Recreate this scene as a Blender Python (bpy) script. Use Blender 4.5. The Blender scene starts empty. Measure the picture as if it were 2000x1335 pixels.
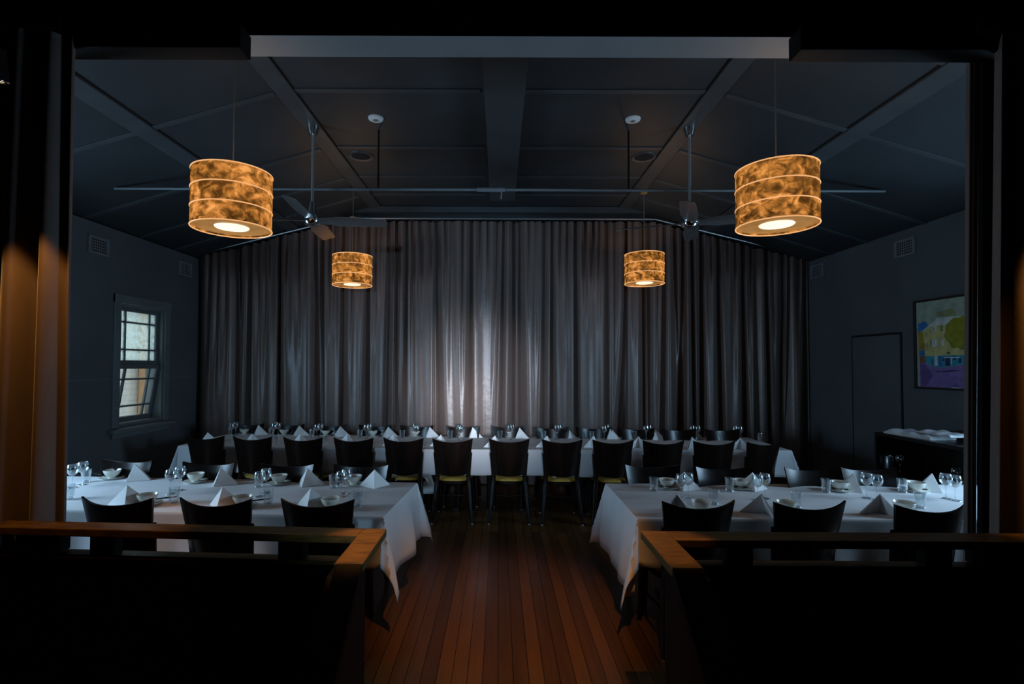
import bpy, math, random
from mathutils import Vector, Matrix
R = math.radians
PI = math.pi
random.seed(7)
sc = bpy.context.scene
COL = sc.collection

# ------------------------------------------------------------------ camera
CAM = Vector((0, 0, 1.68))
PITCH, ROLL, F = 1.6, 0.2, 1000.0
cd = bpy.data.cameras.new('camera')
cam = bpy.data.objects.new('camera', cd); COL.objects.link(cam)
cd.sensor_width = 36; cd.lens = 18.0
cd.shift_x = 25 / 2000; cd.shift_y = 16.6 / 2000
cd.clip_start = 0.05
cam.matrix_world = Matrix.Translation(CAM) @ Matrix.Rotation(R(90 + PITCH), 4, 'X') @ Matrix.Rotation(R(ROLL), 4, 'Z')
sc.camera = cam
_RM = (Matrix.Rotation(R(90 + PITCH), 3, 'X') @ Matrix.Rotation(R(ROLL), 3, 'Z'))

def at(px, py, **k):
    """point of the room seen at a pixel of the photograph, on a plane X=, Y= or Z="""
    d = _RM @ Vector(((px - 975) / F, -(py - 684.1) / F, -1))
    a, v = list(k.items())[0]
    i = 'XYZ'.index(a)
    t = (v - CAM[i]) / d[i]
    return CAM + d * t

# ------------------------------------------------------------------ view, world
vs = sc.view_settings
sc.display_settings.display_device = 'sRGB'
vs.view_transform = 'Standard'; vs.look = 'None'; vs.exposure = 0.0; vs.gamma = 1.0
vs.use_curve_mapping = False
w = bpy.data.worlds.new('world'); sc.world = w; w.use_nodes = True
bg = w.node_tree.nodes['Background']
bg.inputs[0].default_value = (0.80, 0.90, 1.0, 1); bg.inputs[1].default_value = 3.0

def area(name, loc, target, sx, sy, power, color, spread=180):
    l = bpy.data.lights.new(name, 'AREA'); l.shape = 'RECTANGLE'; l.size = sx; l.size_y = sy
    l.energy = power; l.color = color; l.spread = R(spread)
    o = bpy.data.objects.new(name, l); COL.objects.link(o); o.location = loc
    o.rotation_euler = (Vector(target) - Vector(loc)).to_track_quat('-Z', 'Y').to_euler()
    return o
def spot(name, loc, target, power, color, ang, blend=0.3, rad=0.03):
    l = bpy.data.lights.new(name, 'SPOT'); l.energy = power; l.color = color
    l.spot_size = R(ang); l.spot_blend = blend; l.shadow_soft_size = rad
    o = bpy.data.objects.new(name, l); COL.objects.link(o); o.location = loc
    o.rotation_euler = (Vector(target) - Vector(loc)).to_track_quat('-Z', 'Y').to_euler()
    return o
XL, XR, YB, YO = -4.28, 4.39, 7.55, 2.75       # side walls, back wall, room side of the header
DAY = (0.40, 0.70, 1.0)
DAYR = (0.40, 0.70, 1.0)
# daylight in the two side windows nearest the opening
area('window_daylight', (XL - 0.10, 3.25, 1.50), (0, 5.2, 1.25), 0.75, 1.0, 62, DAY)
area('window_daylight', (XR + 0.10, 3.25, 1.50), (0, 5.2, 1.25), 0.75, 1.0, 60, DAYR)
# added cool fill spots far behind the camera, brightening the curtain and back table
spot('front_fill_spot', (0.5, -3.2, 1.95), (-0.50, 7.2, 1.16), 2600, (0.88, 0.91, 1.0), 6.5, 1.0, 0.25)
spot('front_fill_spot', (0.5, -3.2, 1.95), (-0.35, 7.2, 1.3), 2600, (0.74, 0.84, 1.0), 14.0, 1.0, 0.25)
spot('front_fill_spot', (-0.1, -3.3, 2.0), (-0.2, 7.2, 1.85), 520, (0.44, 0.72, 1.0), 27.0, 0.55, 0.10)
WARM = (1.0, 0.43, 0.10)

# ------------------------------------------------------------------ object helpers
def tag(o, label=None, cat=None, group=None, kind=None):
    if label: o['label'] = label
    if cat: o['category'] = cat
    if group: o['group'] = group
    if kind: o['kind'] = kind
    return o
def empty(name, loc=(0, 0, 0), rz=0.0, parent=None):
    o = bpy.data.objects.new(name, None); COL.objects.link(o)
    o.empty_display_size = 0.1
    o.location = loc; o.rotation_euler = (0, 0, rz)
    if parent: o.parent = parent
    return o
class MB:
    def __init__(s): s.v = []; s.f = []; s.m = []; s.mi = 0
    def add(s, vs_, fs):
        n = len(s.v); s.v += [tuple(p) for p in vs_]
        for f in fs: s.f.append([i + n for i in f]); s.m.append(s.mi)
        return s
    def box(s, x0, x1, y0, y1, z0, z1):
        p = [(x0,y0,z0),(x1,y0,z0),(x1,y1,z0),(x0,y1,z0),(x0,y0,z1),(x1,y0,z1),(x1,y1,z1),(x0,y1,z1)]
        return s.add(p, [(0,3,2,1),(4,5,6,7),(0,1,5,4),(1,2,6,5),(2,3,7,6),(3,0,4,7)])
    def hexa(s, p):
        return s.add(p, [(0,3,2,1),(4,5,6,7),(0,1,5,4),(1,2,6,5),(2,3,7,6),(3,0,4,7)])
    def tube(s, pts, r, n=12, cap=True, flat=None):
        pts = [Vector(p) for p in pts]
        rs = r if isinstance(r, (list, tuple)) else [r] * len(pts)
        rings = []; up = None
        for i, p in enumerate(pts):
            d = (pts[min(i + 1, len(pts) - 1)] - pts[max(i - 1, 0)]).normalized()
            if up is None:
                up = Vector((0, 0, 1)) if abs(d.z) < 0.9 else Vector((1, 0, 0))
            a = d.cross(up).normalized(); b = a.cross(d).normalized(); up = b
            rr = rs[i]
            rings.append([p + a * math.cos(2*PI*k/n) * rr + b * math.sin(2*PI*k/n) * rr * (flat or 1) for k in range(n)])
        vs_ = [q for ring in rings for q in ring]
        fs = [(i*n+k, i*n+(k+1) % n, (i+1)*n+(k+1) % n, (i+1)*n+k) for i in range(len(pts)-1) for k in range(n)]
        if cap: fs += [tuple(range(n))[::-1], tuple((len(pts)-1)*n + k for k in range(n))]
        return s.add(vs_, fs)
    def lathe(s, prof, n=24, c=(0, 0, 0), closed=False):
        vs_ = []; fs = []
        for (r, z) in prof:
            r = max(r, 1e-5)
            vs_ += [(c[0] + r*math.cos(2*PI*k/n), c[1] + r*math.sin(2*PI*k/n), c[2] + z) for k in range(n)]
        m = len(prof)
        for i in range(m if closed else m - 1):
            j = (i + 1) % m
            fs += [(i*n+k, i*n+(k+1) % n, j*n+(k+1) % n, j*n+k) for k in range(n)]
        return s.add(vs_, fs)
    def torus(s, R0, r, z=0, n=48, m=8):
        vs_ = []; fs = []
        for i in range(n):
            a = 2*PI*i/n
            for j in range(m):
                b = 2*PI*j/m
                vs_.append(((R0 + r*math.cos(b))*math.cos(a), (R0 + r*math.cos(b))*math.sin(a), z + r*math.sin(b)))
        for i in range(n):
            for j in range(m):
                fs.append((i*m+j, ((i+1) % n)*m+j, ((i+1) % n)*m+(j+1) % m, i*m+(j+1) % m))
        return s.add(vs_, fs)
    def prism(s, poly, a0, a1, axis='X'):
        n = len(poly)
        def P(u, v, a): return {'X': (a, u, v), 'Y': (u, a, v), 'Z': (u, v, a)}[axis]
        vs_ = [P(u, v, a0) for u, v in poly] + [P(u, v, a1) for u, v in poly]
        fs = [tuple(range(n))[::-1], tuple(range(n, 2*n))] + [(i, (i+1) % n, n + (i+1) % n, n + i) for i in range(n)]
        return s.add(vs_, fs)
    def grid(s, fn, nu, nv):
        vs_ = [fn(i/nu, j/nv) for j in range(nv+1) for i in range(nu+1)]
        fs = [(j*(nu+1)+i, j*(nu+1)+i+1, (j+1)*(nu+1)+i+1, (j+1)*(nu+1)+i) for j in range(nv) for i in range(nu)]
        return s.add(vs_, fs)
    def build(s, name, mat, parent=None, smooth=False, bevel=0, solid=0, sub=0, loc=None, rz=0):
        me = bpy.data.meshes.new(name); me.from_pydata(s.v, [], s.f); me.validate()
        mats = mat if isinstance(mat, (list, tuple)) else [mat]
        for m in mats: me.materials.append(m)
        if len(mats) > 1:
            for p, i in zip(me.polygons, s.m): p.material_index = i
        if smooth:
            for p in me.polygons: p.use_smooth = True
            try: me.set_sharp_from_angle(angle=R(40))
            except Exception: pass
        me.update()
        o = bpy.data.objects.new(name, me); COL.objects.link(o)
        if parent: o.parent = parent
        if loc is not None: o.location = loc
        o.rotation_euler = (0, 0, rz)
        if solid:
            md = o.modifiers.new('thickness', 'SOLIDIFY'); md.thickness = solid; md.offset = 0
        if bevel:
            md = o.modifiers.new('bevel', 'BEVEL'); md.width = bevel; md.segments = 2; md.limit_method = 'ANGLE'
        if sub:
            md = o.modifiers.new('sub', 'SUBSURF'); md.levels = sub; md.render_levels = sub
        return o
def dup(root, loc, rz=0.0, label=None, group=None):
    r = root.copy(); COL.objects.link(r); r.location = loc; r.rotation_euler = (0, 0, rz)
    if label: r['label'] = label
    if group: r['group'] = group
    for ch in list(root.children):
        c = ch.copy(); COL.objects.link(c); c.parent = r
        for g in ch.children:
            d = g.copy(); COL.objects.link(d); d.parent = c
    return r
def struct(o): o['kind'] = 'structure'; return o

# ------------------------------------------------------------------ materials
def mat(name, color=(0.5, 0.5, 0.5), rough=0.5, metal=0.0, spec=0.5, sheen=0.0, coat=0.0,
        noise=None, bump=None, emit=None, estr=0.0):
    m = bpy.data.materials.new(name); m.use_nodes = True
    nt = m.node_tree; b = nt.nodes['Principled BSDF']
    b.inputs['Base Color'].default_value = (*color, 1)
    b.inputs['Roughness'].default_value = rough; b.inputs['Metallic'].default_value = metal
    b.inputs['Specular IOR Level'].default_value = spec
    if sheen: b.inputs['Sheen Weight'].default_value = sheen; b.inputs['Sheen Roughness'].default_value = 0.4
    if coat: b.inputs['Coat Weight'].default_value = coat; b.inputs['Coat Roughness'].default_value = 0.12
    if emit: b.inputs['Emission Color'].default_value = (*emit, 1); b.inputs['Emission Strength'].default_value = estr
    tc = nt.nodes.new('ShaderNodeTexCoord')
    if noise:
        sc_, amt = noise[0], noise[1]
        st = noise[2] if len(noise) > 2 else (1, 1, 1)
        mp = nt.nodes.new('ShaderNodeMapping'); mp.inputs['Scale'].default_value = st
        n = nt.nodes.new('ShaderNodeTexNoise'); n.inputs['Scale'].default_value = sc_; n.inputs['Detail'].default_value = 6
        r = nt.nodes.new('ShaderNodeValToRGB')
        r.color_ramp.elements[0].position = 0.3; r.color_ramp.elements[1].position = 0.7
        r.color_ramp.elements[0].color = (*[c*(1-amt) for c in color], 1)
        r.color_ramp.elements[1].color = (*[min(1, c*(1+amt)) for c in color], 1)
        nt.links.new(tc.outputs['Object'], mp.inputs[0]); nt.links.new(mp.outputs[0], n.inputs['Vector'])
        nt.links.new(n.outputs['Fac'], r.inputs[0]); nt.links.new(r.outputs[0], b.inputs['Base Color'])
    if bump:
        n2 = nt.nodes.new('ShaderNodeTexNoise'); n2.inputs['Scale'].default_value = bump[0]; n2.inputs['Detail'].default_value = 4
        bp = nt.nodes.new('ShaderNodeBump'); bp.inputs['Strength'].default_value = bump[1]; bp.inputs['Distance'].default_value = bump[2] if len(bump) > 2 else 0.01
        nt.links.new(tc.outputs['Object'], n2.inputs['Vector']); nt.links.new(n2.outputs['Fac'], bp.inputs['Height'])
        nt.links.new(bp.outputs[0], b.inputs['Normal'])
    return m
M = {}
M['wall'] = mat('painted wall', (0.105, 0.12, 0.13), 0.8, noise=(1.3, 0.13), bump=(40, 0.1, 0.003))
M['wallback'] = mat('back wall paint', (0.06, 0.06, 0.065), 0.8, noise=(2, 0.1))
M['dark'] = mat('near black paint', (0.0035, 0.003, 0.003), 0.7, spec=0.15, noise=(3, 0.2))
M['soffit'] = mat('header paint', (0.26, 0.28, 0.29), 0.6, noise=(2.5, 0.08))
M['ceil'] = mat('charcoal ceiling paint', (0.034, 0.038, 0.042), 0.55, noise=(1.1, 0.25), bump=(5, 0.3, 0.01))
M['batten'] = mat('ceiling batten paint', (0.055, 0.061, 0.066), 0.5, noise=(4, 0.15))
M['gap_shadow'] = mat('shadow gap', (0.006, 0.006, 0.007), 0.8, noise=(4, 0.1))
M['curtain'] = mat('taupe curtain satin', (0.165, 0.115, 0.098), 0.36, spec=0.5, sheen=0.25, noise=(9, 0.10, (1, 1, 0.15)), bump=(14, 0.25, 0.01))
M['curtain2'] = mat('taupe curtain velvet', (0.15, 0.115, 0.10), 0.6, spec=0.3, sheen=0.4, noise=(14, 0.12, (1, 1, 0.2)), bump=(60, 0.2, 0.003))
M['track'] = mat('pale metal track', (0.42, 0.42, 0.42), 0.35, 0.5, noise=(10, 0.05))
M['cloth'] = mat('white tablecloth', (0.72, 0.71, 0.72), 0.85, spec=0.2, noise=(6, 0.03), bump=(4, 0.25, 0.02))
M['napkin'] = mat('starched napkin', (0.84, 0.83, 0.82), 0.75, spec=0.25, noise=(12, 0.03))
M['black'] = mat('black balustrade panel', (0.0022, 0.0018, 0.0016), 0.5, spec=0.12, noise=(5, 0.3))
M['wood'] = mat('black stained wood', (0.010, 0.0065, 0.005), 0.30, spec=0.4, noise=(14, 0.35, (1, 1, 0.15)))
M['chairwood'] = mat('wenge chair wood', (0.007, 0.0035, 0.0025), 0.27, spec=0.32, noise=(9, 0.4, (3, 3, 0.3)))
M['seat'] = mat('olive vinyl seat', (0.42, 0.25, 0.035), 0.45, noise=(10, 0.1))
M['railwood'] = mat('brown varnished rail', (0.14, 0.082, 0.022), 0.34, spec=0.5, noise=(11, 0.45, (1, 5, 5)))
M['rubber'] = mat('chair glide', (0.5, 0.5, 0.5), 0.4, noise=(5, 0.1))
M['chrome'] = mat('polished chrome', (0.75, 0.75, 0.75), 0.12, 1.0, noise=(8, 0.05))
M['steel'] = mat('brushed steel blade', (0.50, 0.50, 0.51), 0.38, 1.0, noise=(20, 0.1, (1, 6, 1)))
M['rod'] = mat('painted conduit', (0.16, 0.175, 0.185), 0.5, noise=(8, 0.1))
M['china'] = mat('cream china', (0.78, 0.76, 0.68), 0.18, spec=0.6, coat=0.3, noise=(6, 0.03))
M['stick'] = mat('black chopstick lacquer', (0.012, 0.010, 0.010), 0.25, noise=(6, 0.2))
M['white'] = mat('white plastic', (0.78, 0.80, 0.80), 0.5, noise=(5, 0.03), emit=(1, 1, 1), estr=0.0)
M['vent'] = mat('vent paint', (0.20, 0.215, 0.23), 0.7, noise=(9, 0.1))
M['holes'] = mat('vent holes', (0.01, 0.01, 0.012), 0.9, noise=(9, 0.1))
M['sash'] = mat('window joinery paint', (0.13, 0.155, 0.165), 0.45, noise=(6, 0.1))
M['casing'] = mat('window casing paint', (0.16, 0.19, 0.20), 0.5, noise=(6, 0.1))
M['cord'] = mat('lamp cord', (0.25, 0.20, 0.15), 0.5, noise=(6, 0.1))
M['brass'] = mat('brown lamp canopy', (0.50, 0.28, 0.10), 0.4, 0.0, noise=(8, 0.15))
M['wire'] = mat('lamp ring', (0.8, 0.45, 0.2), 0.4, noise=(9, 0.1), emit=(1.0, 0.48, 0.19), estr=0.85)
M['bulb'] = mat('lamp diffuser', (1, 0.9, 0.75), 0.4, emit=(1.0, 0.76, 0.50), estr=1.35, noise=(9, 0.02))
M['bulb2'] = mat('bulb', (1, 0.9, 0.75), 0.4, emit=(1.0, 0.7, 0.4), estr=2.0, noise=(9, 0.02))
M['pewter'] = mat('pewter cylinder', (0.35, 0.38, 0.40), 0.3, 0.9, noise=(12, 0.1))
M['frame'] = mat('dark picture frame', (0.03, 0.018, 0.014), 0.4, noise=(12, 0.2))
M['stone'] = mat('stair carpet', (0.03, 0.02, 0.018), 0.9, noise=(60, 0.3))

def glass_mat(name, tint=(1, 1, 1), fac=0.10):
    m = bpy.data.materials.new(name); m.use_nodes = True; nt = m.node_tree; nt.nodes.clear()
    o = nt.nodes.new('ShaderNodeOutputMaterial'); mx = nt.nodes.new('ShaderNodeMixShader')
    t = nt.nodes.new('ShaderNodeBsdfTransparent'); t.inputs[0].default_value = (*tint, 1)
    g = nt.nodes.new('ShaderNodeBsdfGlossy'); g.inputs['Roughness'].default_value = 0.03; g.inputs[0].default_value = (1, 1, 1, 1)
    lw = nt.nodes.new('ShaderNodeLayerWeight'); lw.inputs[0].default_value = 0.35
    mr = nt.nodes.new('ShaderNodeMapRange'); mr.inputs['To Min'].default_value = fac; mr.inputs['To Max'].default_value = 0.75
    nt.links.new(lw.outputs['Facing'], mr.inputs[0]); nt.links.new(mr.outputs[0], mx.inputs[0])
    nt.links.new(t.outputs[0], mx.inputs[1]); nt.links.new(g.outputs[0], mx.inputs[2]); nt.links.new(mx.outputs[0], o.inputs[0])
    return m
M['glass'] = glass_mat('drinking glass', (0.93, 0.96, 0.97))
M['pane'] = glass_mat('window glass', (0.9, 0.95, 0.95), 0.04)

def frosted():
    m = bpy.data.materials.new('patterned window glass'); m.use_nodes = True; nt = m.node_tree; nt.nodes.clear()
    o = nt.nodes.new('ShaderNodeOutputMaterial'); mx = nt.nodes.new('ShaderNodeMixShader')
    t = nt.nodes.new('ShaderNodeBsdfTransparent'); t.inputs[0].default_value = (0.85, 0.93, 0.92, 1)
    g = nt.nodes.new('ShaderNodeBsdfTranslucent'); g.inputs[0].default_value = (0.66, 0.76, 0.74, 1)
    tc = nt.nodes.new('ShaderNodeTexCoord'); n = nt.nodes.new('ShaderNodeTexNoise'); n.inputs['Scale'].default_value = 14; n.inputs['Detail'].default_value = 5
    mr = nt.nodes.new('ShaderNodeMapRange'); mr.inputs['From Min'].default_value = 0.35; mr.inputs['From Max'].default_value = 0.65
    mr.inputs['To Min'].default_value = 0.15; mr.inputs['To Max'].default_value = 0.75
    nt.links.new(tc.outputs['Object'], n.inputs['Vector']); nt.links.new(n.outputs['Fac'], mr.inputs[0]); nt.links.new(mr.outputs[0], mx.inputs[0])
    nt.links.new(t.outputs[0], mx.inputs[1]); nt.links.new(g.outputs[0], mx.inputs[2]); nt.links.new(mx.outputs[0], o.inputs[0])
    return m
M['frost'] = frosted()

def floor_mat():
    m = bpy.data.materials.new('polished floorboards'); m.use_nodes = True; nt = m.node_tree; b = nt.nodes['Principled BSDF']
    tc = nt.nodes.new('ShaderNodeTexCoord'); sp = nt.nodes.new('ShaderNodeSeparateXYZ'); cb = nt.nodes.new('ShaderNodeCombineXYZ')
    nt.links.new(tc.outputs['Object'], sp.inputs[0]); nt.links.new(sp.outputs['Y'], cb.inputs['X']); nt.links.new(sp.outputs['X'], cb.inputs['Y'])
    br = nt.nodes.new('ShaderNodeTexBrick'); br.inputs['Scale'].default_value = 1.0
    br.inputs['Brick Width'].default_value = 2.6; br.inputs['Row Height'].default_value = 0.083; br.inputs['Mortar Size'].default_value = 0.0022
    br.inputs['Mortar Smooth'].default_value = 0.2
    br.offset = 0.37; br.offset_frequency = 3
    br.inputs['Color1'].default_value = (0.0, 0.0, 0.0, 1); br.inputs['Color2'].default_value = (1, 1, 1, 1); br.inputs['Mortar'].default_value = (0, 0, 0, 1)
    nt.links.new(cb.outputs[0], br.inputs['Vector'])
    mp = nt.nodes.new('ShaderNodeMapping'); mp.inputs['Scale'].default_value = (1.2, 22, 1)
    n = nt.nodes.new('ShaderNodeTexNoise'); n.inputs['Scale'].default_value = 1.6; n.inputs['Detail'].default_value = 8
    nt.links.new(cb.outputs[0], mp.inputs[0]); nt.links.new(mp.outputs[0], n.inputs['Vector'])
    add = nt.nodes.new('ShaderNodeMath'); add.operation = 'MULTIPLY_ADD'; add.inputs[1].default_value = 0.55
    nt.links.new(br.outputs['Color'], add.inputs[0])
    m2 = nt.nodes.new('ShaderNodeMath'); m2.operation = 'MULTIPLY'; m2.inputs[1].default_value = 0.6
    nt.links.new(n.outputs['Fac'], m2.inputs[0]); nt.links.new(m2.outputs[0], add.inputs[2])
    rp = nt.nodes.new('ShaderNodeValToRGB'); e = rp.color_ramp.elements
    e[0].position = 0.12; e[0].color = (0.045, 0.020, 0.008, 1); e[1].position = 0.95; e[1].color = (0.17, 0.080, 0.024, 1)
    x = rp.color_ramp.elements.new(0.5); x.color = (0.095, 0.045, 0.014, 1)
    nt.links.new(add.outputs[0], rp.inputs[0])
    mx = nt.nodes.new('ShaderNodeMix'); mx.data_type = 'RGBA'; mx.inputs[7].default_value = (0.008, 0.003, 0.001, 1)
    nt.links.new(br.outputs['Fac'], mx.inputs[0]); nt.links.new(rp.outputs[0], mx.inputs[6]); nt.links.new(mx.outputs[2], b.inputs['Base Color'])
    n3 = nt.nodes.new('ShaderNodeTexNoise'); n3.inputs['Scale'].default_value = 2.2
    mr = nt.nodes.new('ShaderNodeMapRange'); mr.inputs['To Min'].default_value = 0.24; mr.inputs['To Max'].default_value = 0.42
    nt.links.new(tc.outputs['Object'], n3.inputs['Vector']); nt.links.new(n3.outputs['Fac'], mr.inputs[0]); nt.links.new(mr.outputs[0], b.inputs['Roughness'])
    bp = nt.nodes.new('ShaderNodeBump'); bp.inputs['Strength'].default_value = 0.4; bp.inputs['Distance'].default_value = 0.002
    iv = nt.nodes.new('ShaderNodeMath'); iv.operation = 'SUBTRACT'; iv.inputs[0].default_value = 1
    nt.links.new(br.outputs['Fac'], iv.inputs[1]); nt.links.new(iv.outputs[0], bp.inputs['Height']); nt.links.new(bp.outputs[0], b.inputs['Normal'])
    b.inputs['Specular IOR Level'].default_value = 0.35
    return m
M['floor'] = floor_mat()

def shade_mat():
    m = bpy.data.materials.new('marbled parchment shade'); m.use_nodes = True; nt = m.node_tree; nt.nodes.clear()
    o = nt.nodes.new('ShaderNodeOutputMaterial'); ad = nt.nodes.new('ShaderNodeAddShader')
    tr = nt.nodes.new('ShaderNodeBsdfTranslucent'); em = nt.nodes.new('ShaderNodeEmission'); em.inputs[1].default_value = 0.8
    tc = nt.nodes.new('ShaderNodeTexCoord')
    info = nt.nodes.new('ShaderNodeObjectInfo'); off = nt.nodes.new('ShaderNodeVectorMath'); off.operation = 'ADD'
    sc2 = nt.nodes.new('ShaderNodeMath'); sc2.operation = 'MULTIPLY'; sc2.inputs[1].default_value = 30
    nt.links.new(info.outputs['Random'], sc2.inputs[0]); nt.links.new(tc.outputs['Object'], off.inputs[0]); nt.links.new(sc2.outputs[0], off.inputs[1])
    mp = nt.nodes.new('ShaderNodeMapping'); mp.inputs['Scale'].default_value = (1, 1, 1.25); nt.links.new(off.outputs[0], mp.inputs[0])
    n = nt.nodes.new('ShaderNodeTexNoise'); n.inputs['Scale'].default_value = 15.0; n.inputs['Detail'].default_value = 10; n.inputs['Roughness'].default_value = 0.6; n.inputs['Distortion'].default_value = 0.9
    n2 = nt.nodes.new('ShaderNodeTexNoise'); n2.inputs['Scale'].default_value = 5.0; n2.inputs['Detail'].default_value = 3; n2.inputs['Distortion'].default_value = 0.8
    for q in (n, n2): nt.links.new(mp.outputs[0], q.inputs['Vector'])
    mxv = nt.nodes.new('ShaderNodeMath'); mxv.operation = 'MULTIPLY_ADD'; mxv.inputs[1].default_value = 0.62
    h = nt.nodes.new('ShaderNodeMath'); h.operation = 'MULTIPLY'; h.inputs[1].default_value = 0.38
    nt.links.new(n2.outputs['Fac'], h.inputs[0]); nt.links.new(n.outputs['Fac'], mxv.inputs[0]); nt.links.new(h.outputs[0], mxv.inputs[2])
    rp = nt.nodes.new('ShaderNodeValToRGB'); e = rp.color_ramp.elements
    e[0].position = 0.41; e[0].color = (0.05, 0.020, 0.004, 1); e[1].position = 0.62; e[1].color = (1.0, 0.43, 0.12, 1)
    a = e.new(0.475); a.color = (0.20, 0.085, 0.018, 1)
    a = e.new(0.53); a.color = (0.50, 0.19, 0.035, 1)
    nt.links.new(mxv.outputs[0], rp.inputs[0]); nt.links.new(rp.outputs[0], em.inputs[0]); tr.inputs[0].default_value = (0.16, 0.12, 0.07, 1)
    nt.links.new(tr.outputs[0], ad.inputs[0]); nt.links.new(em.outputs[0], ad.inputs[1]); nt.links.new(ad.outputs[0], o.inputs[0])
    return m
M['shade'] = shade_mat()
M['shaderim'] = mat('lamp bottom cover', (0.55, 0.27, 0.08), 0.35, noise=(7, 0.5), emit=(0.8, 0.33, 0.07), estr=0.30)

def brick_mat():
    m = mat('painted brick outside', (0.7, 0.7, 0.66), 0.85); nt = m.node_tree; b = nt.nodes['Principled BSDF']
    tc = nt.nodes.new('ShaderNodeTexCoord'); sp = nt.nodes.new('ShaderNodeSeparateXYZ'); cb = nt.nodes.new('ShaderNodeCombineXYZ')
    nt.links.new(tc.outputs['Object'], sp.inputs[0]); nt.links.new(sp.outputs['Y'], cb.inputs['X']); nt.links.new(sp.outputs['Z'], cb.inputs['Y'])
    br = nt.nodes.new('ShaderNodeTexBrick'); br.inputs['Scale'].default_value = 1; br.inputs['Brick Width'].default_value = 0.24; br.inputs['Row Height'].default_value = 0.086
    br.inputs['Mortar Size'].default_value = 0.006
    br.inputs['Color1'].default_value = (0.70, 0.68, 0.60, 1); br.inputs['Color2'].default_value = (0.62, 0.64, 0.60, 1); br.inputs['Mortar'].default_value = (0.5, 0.5, 0.48, 1)
    nt.links.new(cb.outputs[0], br.inputs['Vector']); nt.links.new(br.outputs['Color'], b.inputs['Base Color'])
    return m
M['brick'] = brick_mat()
M['tan'] = mat('tan brick pier', (0.72, 0.42, 0.22), 0.8, noise=(8, 0.2))

# ------------------------------------------------------------------ the room shell
m = MB(); m.box(-4.6, 4.7, 1.95, 7.8, -0.12, 0); struct(m.build('floor', M['floor']))
m = MB(); m.box(-4.6, 4.7, -3.6, 2.2, -0.67, -0.55); struct(m.build('floor', M['stone']))
m = MB()                                              # stairs up to the dining floor, between the balustrades
for k in range(2): m.box(-0.56, 0.69, 1.95 - 0.26*(k+1), 1.95 - 0.26*k, -0.55, -0.183*(k+1))
struct(m.build('trim_1', M['stone']))

def wall_with_holes(name, x0, x1, y0, y1, z0, z1, holes, mt):
    ys = sorted({y0, y1, *[h[0] for h in holes], *[h[1] for h in holes]})
    zs = sorted({z0, z1, *[h[2] for h in holes], *[h[3] for h in holes]})
    m = MB()
    for a, b in zip(ys, ys[1:]):
        for c, d in zip(zs, zs[1:]):
            if any(h[0] <= a and b <= h[1] and h[2] <= c and d <= h[3] for h in holes): continue
            m.box(x0, x1, a, b, c, d)
    return struct(m.build(name, mt))
WY0, WY1, WZ0, WZ1 = 5.76, 6.52, 0.98, 2.36            # visible window
wall_with_holes('wall_left', XL - 0.22, XL, YO, 7.77, -0.12, 3.17, [(WY0, WY1, WZ0, WZ1), (2.8, 3.8, 0.85, 2.25)], M['wall'])
wall_with_holes('wall_right', XR, XR + 0.22, YO, 7.77, -0.12, 3.155, [(2.8, 3.8, 0.85, 2.25)], M['wall'])
m = MB(); m.box(-4.5, 4.61, YB, 7.77, 0, 3.95); struct(m.build('wall_back', M['wallback']))
# ceiling: flat middle, sloping sides
CX, CZ, SL = 1.765, 3.93, 0.295
def cz(x): return CZ - max(0, abs(x) - CX) * SL
m = MB()
prof = [(-4.6, cz(-4.6)), (-CX, CZ), (CX, CZ), (4.7, cz(4.7)), (4.7, 4.25), (-4.6, 4.25)]
m.prism(prof[::-1], YO - 0.1, 7.9, 'Y'); struct(m.build('ceiling', M['ceil']))
# front room
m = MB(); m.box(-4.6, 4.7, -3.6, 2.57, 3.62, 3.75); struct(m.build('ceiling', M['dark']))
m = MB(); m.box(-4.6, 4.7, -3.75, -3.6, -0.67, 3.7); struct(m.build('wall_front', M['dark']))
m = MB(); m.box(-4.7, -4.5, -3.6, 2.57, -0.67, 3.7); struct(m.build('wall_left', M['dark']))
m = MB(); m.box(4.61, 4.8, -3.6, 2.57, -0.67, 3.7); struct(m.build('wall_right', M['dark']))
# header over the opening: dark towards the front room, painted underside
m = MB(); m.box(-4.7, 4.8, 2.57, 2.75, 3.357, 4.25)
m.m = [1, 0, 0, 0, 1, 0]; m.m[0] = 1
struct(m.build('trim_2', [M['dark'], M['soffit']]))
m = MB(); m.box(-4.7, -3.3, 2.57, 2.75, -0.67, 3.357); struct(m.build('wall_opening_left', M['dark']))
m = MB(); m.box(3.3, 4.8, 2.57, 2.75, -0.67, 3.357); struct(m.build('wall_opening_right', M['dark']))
# solid upstand between the two levels
m = MB(); m.box(-4.6, -0.62, 2.02, 2.14, -0.55, -0.0); m.box(0.75, 4.7, 2.02, 2.14, -0.55, -0.0); struct(m.build('trim_3', M['dark']))

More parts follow.
